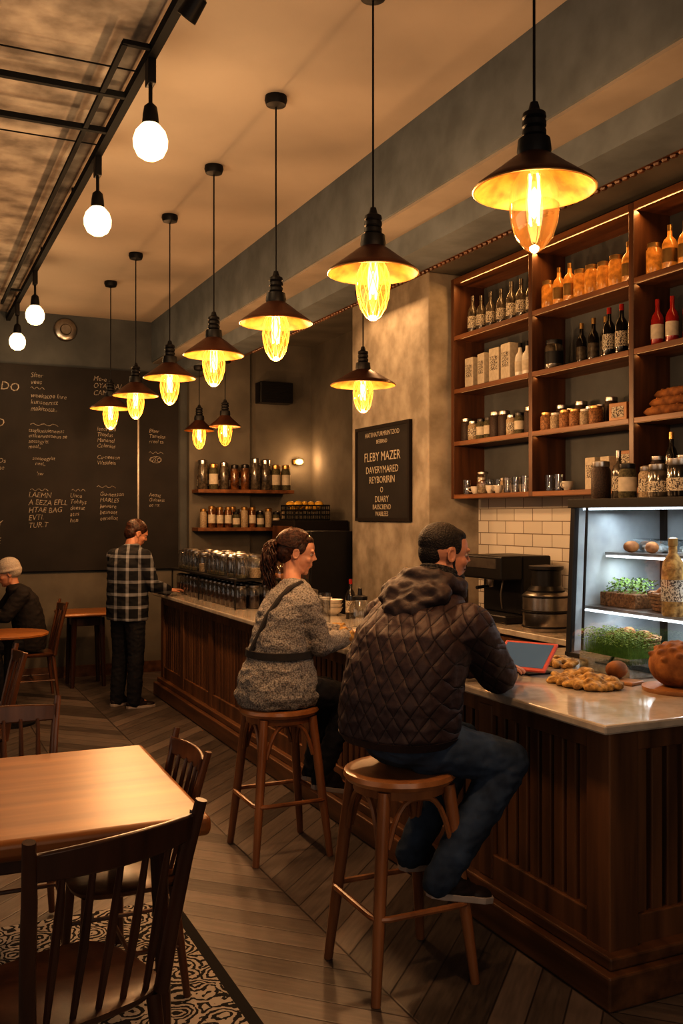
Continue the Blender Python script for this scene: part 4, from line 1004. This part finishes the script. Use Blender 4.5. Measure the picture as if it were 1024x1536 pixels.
def person(org, rings, hd, arms, legs, top, trous, shoe='shoe', skin='skin', vox=.006, shrink=.035, neck_r=.052, sleeve=(.085, .07, .052), leg_r=(.10, .075, .055), hips=None, shoe_len=.27, fem=False, wr=.007):
    c, yaw, pitch, hs = hd
    b = MB(); TH = head_T(c, yaw, pitch, hs); head(b, TH, fem)
    b.loft([(x, y, z, max(rx - shrink, .03), max(ry - shrink, .03), a) for x, y, z, rx, ry, a in rings])
    lastr = rings[-1]
    b.limb([(lastr[0] - .01, lastr[1], lastr[2] - .06), TH @ V((-.02, 0, -.05))], [neck_r * 1.15, neck_r])
    for sh, el, wr_, hdv, hn, side in arms:
        b.limb([sh, el, wr_], [.048, .040, .028]); hand(b, wr_, hdv, hn, side)
    if hips: b.ell(hips[0], [q - .02 for q in hips[1]], n=20)
    for (hp, kn, an, fd) in legs:
        b.limb([hp, kn, an], [.085, .055, .034])
        f = V(fd).normalized(); b.limb([an, V(an) + f * .12 + V((0, 0, -.055))], [.030, .022])
    body = b.build('person', skin, None, org, remesh=vox, smo=1)
    face_details(body, TH, org, skin, 'hairw' if fem else 'hairm')
    t = MB()
    if hips: t.ell(hips[0], hips[1], n=24)
    for (hp, kn, an, fd) in legs:
        hp, kn, an = V(hp), V(kn), V(an)
        low = an + (an - kn).normalized() * .035
        t.limb([hp, kn, kn.lerp(an, .35), low], [leg_r[0], leg_r[1], leg_r[1] * .98, leg_r[2]])
    t.build('trousers', trous, body, org, remesh=.008, smo=3, wr=wr * .9, wf=13)
    j = MB().loft(rings)
    for sh, el, wr_, hdv, hn, side in arms:
        j.limb([sh, el, V(el).lerp(V(wr_), .93)], list(sleeve))
    j.build(top[0], top[1], body, org, remesh=.0075, smo=5, wr=wr, wf=10)
    for (hp, kn, an, fd) in legs:
        f = V(fd).normalized(); a = V(an); base = a + V((0, 0, -.085))
        side = f.cross(V((0, 0, 1))).normalized(); up = side.cross(f)
        R = Matrix((f, side * -1, up)).transposed().to_4x4(); T = Matrix.Translation(base) @ R
        s = MB(); k = shoe_len / .27
        s.ell((-.015 * k, 0, .035), (.055, .038, .045), T=T, n=16); s.ell((.06 * k, 0, .028), (.09 * k, .042, .036), T=T, n=16); s.ell((.135 * k, 0, .02), (.06 * k, .043, .028), T=T, n=16)
        s.ell((0, 0, .07), (.052, .046, .06), T=T, n=14); s.ell((.04, 0, .05), (.06, .042, .045), T=T, n=14)
        so_ = s.build('shoe', shoe, body, org, remesh=.006, smo=2)
        q = MB()
        outl = [(-.07 * k, 0), (-.06 * k, .03), (-.01, .04), (.08 * k, .042), (.15 * k, .046), (.19 * k, .03), (.20 * k, 0)]
        outl = outl + [(x, -y) for x, y in reversed(outl[1:-1])]
        n_ = len(outl); vs = [(x, y, -.004) for x, y in outl] + [(x, y, .020) for x, y in outl]
        q.add(vs, [tuple(range(n_)), tuple(reversed(range(n_, 2 * n_)))] + [(i, n_ + i, n_ + (i + 1) % n_, (i + 1) % n_) for i in range(n_)], T=T)
        q.build('shoe_sole', 'sole', so_, org, smooth=False, bevel=.003)
    return body, TH

yw = .38
MO = (1.70, 3.16, .76)
mrings = [(1.715, 3.18, .862, .185, .21, yw), (1.71, 3.18, .89, .205, .235, yw), (1.715, 3.18, 1.03, .205, .235, yw), (1.75, 3.19, 1.16, .20, .24, yw), (1.79, 3.20, 1.27, .185, .235, yw), (1.83, 3.22, 1.35, .145, .19, yw), (1.875, 3.235, 1.41, .10, .115, yw), (1.90, 3.24, 1.445, .07, .075, yw)]
marms = [((1.93, 3.04, 1.285), (2.15, 3.18, 1.075), (2.34, 3.42, 1.035), (.5, 1, 0), (0, 0, 1), 1),
         ((1.765, 3.40, 1.29), (2.12, 3.64, 1.085), (2.36, 3.56, 1.035), (.9, -.5, 0), (0, 0, 1), -1)]
mlegs = [((1.78, 3.08, .845), (2.10, 3.03, .77), (1.80, 3.01, .40), (1, -.12, -.20)), ((1.76, 3.27, .845), (2.10, 3.36, .775), (1.84, 3.30, .40), (1, .1, -.1))]
man, TH = person(MO, mrings, ((1.955, 3.255, 1.552), -.10, .14, .98), marms, mlegs, ('quilted_jacket', 'quilt'), 'jean', hips=((1.735, 3.17, .865), (.165, .20, .105)), sleeve=(.092, .078, .058), leg_r=(.105, .078, .060), neck_r=.056, vox=.0045)
tag(man, 'person seated at the bar in dark quilted jacket and jeans', 'person')
h = MB(); h.ell((-.024, 0, .046), (.097, .078, .082), T=TH, n=28); h.ell((-.060, 0, .004), (.054, .062, .066), T=TH, n=20); h.ell((.022, 0, .078), (.058, .056, .034), T=TH, n=16)
for s in (-1, 1): h.ell((.018, s * .063, .036), (.022, .013, .034), T=TH, n=10)
h.build('hair', 'hairm', man, MO, remesh=.004, smo=3)
h = MB(); h.ell((.050, 0, -.084), (.048, .044, .027), T=TH, n=20)
for s in (-1, 1): h.tube([(.014, s * .062, .0), (.012, s * .060, -.04), (.024, s * .052, -.078), (.060, s * .028, -.094)], [.006, .010, .014, .013], 8, T=TH)
h.tube([(.086, -.022, -.052), (.094, 0, -.040), (.086, .022, -.052)], .005, 6, T=TH)
h.build('beard', 'hairm', man, MO, remesh=.004, smo=2)
def ringpts(cx, cy, cz, rx, ry, yaw, tilt=0, n=28): return [(cx + rx * math.cos(a) * math.cos(yaw) - ry * math.sin(a) * math.sin(yaw), cy + rx * math.cos(a) * math.sin(yaw) + ry * math.sin(a) * math.cos(yaw), cz + tilt * math.cos(a)) for a in [2 * math.pi * i / n for i in range(n)]]
h = MB(); h.tube(ringpts(1.89, 3.235, 1.435, .095, .105, yw, -.035), .036, 12, closed=True)
h.ell((1.785, 3.20, 1.405), (.095, .165, .06), rot=(0, -.55, yw), n=20); h.ell((1.735, 3.18, 1.34), (.06, .12, .06), rot=(0, -1.0, yw), n=20)
h.ell((1.80, 3.205, 1.44), (.06, .13, .035), rot=(0, -.5, yw), n=16)
h.build('hood', 'hood', man, MO, remesh=.007, smo=4, wr=.012, wf=12)
h = MB()
for k in range(4): h.tube(ringpts(1.907 + k * .004, 3.243, 1.455 + k * .012, .068 - k * .002, .072 - k * .002, yw, -.02), .010, 8, closed=True)
h.build('knit_scarf', 'knitdark', man, MO)
MB().loft([(1.715, 3.18, .858, .192, .218, yw), (1.712, 3.18, .888, .207, .237, yw)], 40).build('jacket_hem', 'hood', man, MO)

WO = (1.76, 4.57, .74)
wr_ = [(1.755, 4.58, .742, .195, .20, .15), (1.755, 4.58, .79, .212, .217, .15), (1.755, 4.58, .89, .188, .203, .15), (1.765, 4.585, .99, .150, .175, .15), (1.785, 4.59, 1.10, .140, .17, .15), (1.815, 4.60, 1.21, .132, .182, .15), (1.84, 4.61, 1.285, .112, .176, .15), (1.86, 4.625, 1.335, .075, .115, .15), (1.872, 4.635, 1.375, .05, .055, .15)]
warms = [((1.865, 4.465, 1.255), (1.94, 4.46, 1.045), (2.21, 4.68, 1.055), (.9, .45, -.05), (0, 0, 1), 1),
         ((1.83, 4.76, 1.255), (2.0, 4.93, 1.06), (2.27, 4.83, 1.055), (.9, -.3, -.05), (0, 0, 1), -1)]
wlegs = [((1.82, 4.50, .82), (2.13, 4.50, .76), (1.97, 4.50, .385), (1, -.1, -.2)), ((1.80, 4.66, .82), (2.12, 4.72, .76), (1.99, 4.68, .385), (1, .1, -.2))]
wom, TW = person(WO, wr_, ((1.905, 4.685, 1.508), -.36, .22, .96), warms, wlegs, ('knit_dress', 'knit'), 'dpant', skin='skin2', hips=((1.77, 4.58, .83), (.15, .17, .085)), sleeve=(.072, .058, .045), leg_r=(.088, .062, .045), neck_r=.042, shrink=.03, shoe_len=.24, fem=True, vox=.0045, wr=.010)
tag(wom, 'person with curly ponytail seated at the bar in speckled knit dress', 'person')
rnd = random.Random(4)
hair = MB(); hair.ell((-.025, 0, .042), (.099, .082, .088), T=TW, n=28); hair.ell((-.06, 0, .0), (.060, .070, .076), T=TW, n=20); hair.ell((.020, 0, .078), (.058, .058, .036), T=TW, n=16)
for s in (-1, 1): hair.ell((.010, s * .066, .032), (.030, .015, .036), T=TW, n=10)
hair.build('hair', 'hairw', wom, WO, remesh=.004, smo=3)
h = MB()
for k in range(64):
    b0 = -1.75 + 3.5 * k / 63 + rnd.uniform(-.03, .03)
    P0 = V((.058 - .030 * abs(b0) ** 1.3, .078 * math.sin(b0), .046 + .078 * math.cos(b0)))
    P3 = V((-.122, .010 * math.sin(b0), .040 + .010 * math.cos(b0)))
    pts = []
    for q in range(15):
        t = q / 14
        p = P0.lerp(P3, t); e = V((p.x + .025, p.y, p.z - .042))
        L_ = math.sqrt((e.x / .101) ** 2 + (e.y / .084) ** 2 + (e.z / .090) ** 2)
        if L_ > 1e-4: e = e / L_
        w_ = min(1, (1 - t) * 6)
        p2 = V((e.x - .025, e.y, e.z + .042)); p = P3.lerp(p2, w_) if w_ < 1 else p2
        pts.append(p)
    h.tube(pts, [.003] + [.0048] * 13 + [.004], 6, T=TW)
for k in range(110):
    a0 = rnd.uniform(0, 6.28); q0 = .044 * math.sqrt(rnd.random()); L_ = rnd.uniform(.6, 1.0); ph = rnd.uniform(0, 6.28); fr_ = rnd.uniform(9, 14)
    pts = []
    for q in range(17):
        t = q / 16 * L_
        bx_ = -.120 - .040 * math.sin(min(t * 2.6, 1.57)) + .055 * t * t; bz = .045 - .29 * t ** 1.35 + .02 * math.sin(min(t * 5, 3.14))
        sp_ = math.sin(min(t * 2.6, 1.57)) * (1.2 - .5 * t)
        w_ = .009 * min(t * 4, 1)
        pts.append((bx_ + q0 * sp_ * math.cos(a0) * 1.0 + w_ * math.cos(fr_ * t * 2 + ph), q0 * sp_ * math.sin(a0) * 1.2 + w_ * math.sin(fr_ * t * 2 + ph), bz))
    h.tube(pts, [.004] + [.0052] * 13 + [.004, .003, .0015], 6, T=TW)
h.build('ponytail', 'hairw', wom, WO)
MB().tube([(-.125, .018 * math.cos(a), .042 + .018 * math.sin(a)) for a in [i * 6.283 / 12 for i in range(12)]], .006, 6, closed=True, T=TW).build('hair_tie', 'black', wom, WO)
MB().loft([(1.765, 4.585, .985, .162, .188, .15), (1.766, 4.585, 1.02, .159, .186, .15)], 36).build('apron_belt', 'apron', wom, WO)
MB().tube([(1.88, 4.56, 1.36), (1.80, 4.53, 1.335), (1.74, 4.53, 1.275), (1.69, 4.55, 1.20), (1.65, 4.57, 1.10), (1.615, 4.60, 1.01)], .018, 8, flat=.7).build('apron_strap', 'apron', wom, WO)
for (a, b_) in (((2.13, 4.615, 1.055), (2.20, 4.672, 1.055)), ((2.19, 4.865, 1.055), (2.25, 4.838, 1.055))):
    h = MB(); a, b_ = V(a), V(b_)
    for k in range(34):
        an = rnd.uniform(0, 6.28); p = a.lerp(b_, rnd.random()); d = (b_ - a).normalized(); s = d.cross(V((0, 0, 1))); h.ell(p + s * math.cos(an) * .04 + V((0, 0, math.sin(an) * .04)), .015, n=6)
    h.build('fluffy_cuff', 'flat', wom, WO, remesh=.006, smo=1)

PO = (1.84, 8.55, 0); py_ = .5
pr = [(1.84, 8.55, .78, .15, .20, py_), (1.84, 8.55, .90, .155, .205, py_), (1.84, 8.55, 1.10, .145, .20, py_), (1.85, 8.56, 1.27, .145, .215, py_), (1.865, 8.57, 1.38, .12, .19, py_), (1.88, 8.58, 1.43, .07, .10, py_), (1.89, 8.585, 1.455, .055, .06, py_)]
pa = [((1.95, 8.40, 1.34), (2.03, 8.41, 1.09), (2.21, 8.56, 1.03), (1, .3, 0), (0, 0, 1), 1), ((1.77, 8.74, 1.34), (1.86, 8.82, 1.09), (2.14, 8.80, 1.06), (1, .1, -.2), (0, 0, 1), -1)]
pl = [((1.89, 8.47, .85), (1.90, 8.46, .47), (1.88, 8.46, .089), (1, .1, 0)), ((1.80, 8.63, .85), (1.80, 8.64, .47), (1.77, 8.64, .089), (1, .5, 0))]
pp, TP = person(PO, pr, ((1.935, 8.60, 1.545), .1, .45, .98), pa, pl, ('plaid_jacket', 'plaid'), 'dpant', hips=((1.84, 8.55, .86), (.13, .17, .12)), sleeve=(.078, .062, .05), leg_r=(.095, .072, .06), vox=.007)
tag(pp, 'person standing at the bar in plaid jacket looking down', 'person')
h = MB(); h.ell((-.022, 0, .048), (.104, .085, .086), T=TP, n=20); h.ell((-.055, 0, .0), (.062, .074, .085), T=TP, n=16)
h.build('hair', 'hairw', pp, PO, remesh=.007, smo=2)

BO = (1.08, 9.3, .45); yb = math.pi
br_ = [(1.10, 9.3, .47, .14, .19, yb), (1.10, 9.3, .60, .15, .20, yb), (1.07, 9.3, .80, .145, .20, yb), (1.03, 9.3, .95, .135, .205, yb), (.99, 9.3, 1.03, .11, .17, yb), (.96, 9.3, 1.08, .06, .08, yb)]
ba = [((1.0, 9.10, .99), (.86, 9.08, .80), (.66, 9.2, .815), (-1, .4, 0), (0, 0, 1), -1), ((1.0, 9.50, .99), (.86, 9.52, .80), (.66, 9.42, .815), (-1, -.4, 0), (0, 0, 1), 1)]
bl = [((1.05, 9.21, .54), (.76, 9.2, .50), (.84, 9.2, .089), (-1, 0, 0)), ((1.05, 9.39, .54), (.76, 9.4, .50), (.84, 9.4, .089), (-1, 0, 0))]
bp, TB = person(BO, br_, ((.90, 9.3, 1.175), yb, .3, .98), ba, bl, ('dark_coat', 'dcoat'), 'dpant', hips=((1.09, 9.3, .54), (.14, .18, .09)), sleeve=(.078, .062, .05), leg_r=(.09, .068, .055), vox=.007)
tag(bp, 'person in pale beanie and dark coat seated at a cafe table', 'person')
h = MB(); h.ell((-.022, 0, .058), (.112, .096, .094), T=TB, n=20); h.ell((-.045, 0, .015), (.092, .092, .082), T=TB, n=16); h.tube([(-.02 + .105 * math.cos(a), .09 * math.sin(a), .025 + .012 * math.cos(a)) for a in [i * 6.283 / 20 for i in range(20)]], .014, 8, closed=True, T=TB)
h.build('beanie', 'beanie', bp, BO, remesh=.007, smo=2)

# ------------------------------------------------------------------ lights
def area(loc, rot, sx, sy, e, c):
    l = bpy.data.lights.new('soft_light', 'AREA'); l.shape = 'RECTANGLE'; l.size = sx; l.size_y = sy; l.energy = e; l.color = c
    o = bpy.data.objects.new('soft_light', l); o.location = loc; o.rotation_euler = rot; C.objects.link(o); return o
area((.2, -1.6, 1.9), (math.radians(90), 0, 0), 4.0, 2.2, 32, (1, .84, .70))  # added fill behind the camera, as if from windows; none modelled
area((-2.5, 4.0, 1.9), (math.radians(90), 0, math.radians(-90)), 5.0, 2.0, 16, (1, .86, .74))  # added fill along the left wall
for z, e in ((3.585, 12), (3.13, 2.2), (2.695, 1.6), (2.27, 1.2)):
    area((4.12, 5.1, z), (0, math.radians(25), 0), .04, 3.0, e, (1, .56, .22))
area((3.7, 7.3, 3.6), (0, math.radians(25), 0), .1, 1.0, 12, WARM)  # added light for a warm highlight on the pillar, no fixture there
w = bpy.data.worlds.new('world'); S.world = w; w.use_nodes = True
w.node_tree.nodes['Background'].inputs[0].default_value = (.5, .42, .35, 1); w.node_tree.nodes['Background'].inputs[1].default_value = .1
S.view_settings.view_transform = 'Standard'
for lk in ('High Contrast', 'Medium High Contrast', 'None'):
    try:
        S.view_settings.look = lk; print('LOOK', lk); break
    except Exception as ex: print(ex)
S.view_settings.exposure = .12

# ------------------------------------------------------------------ camera
cam = bpy.data.cameras.new('camera'); cam.sensor_fit = 'VERTICAL'; cam.sensor_height = 36; cam.lens = 1430 / 1536 * 36
co = bpy.data.objects.new('camera', cam); co.location = (0, 0, 1.7)
co.rotation_euler = (math.radians(90.28), 0, math.radians(-24.8)); C.objects.link(co); S.camera = co
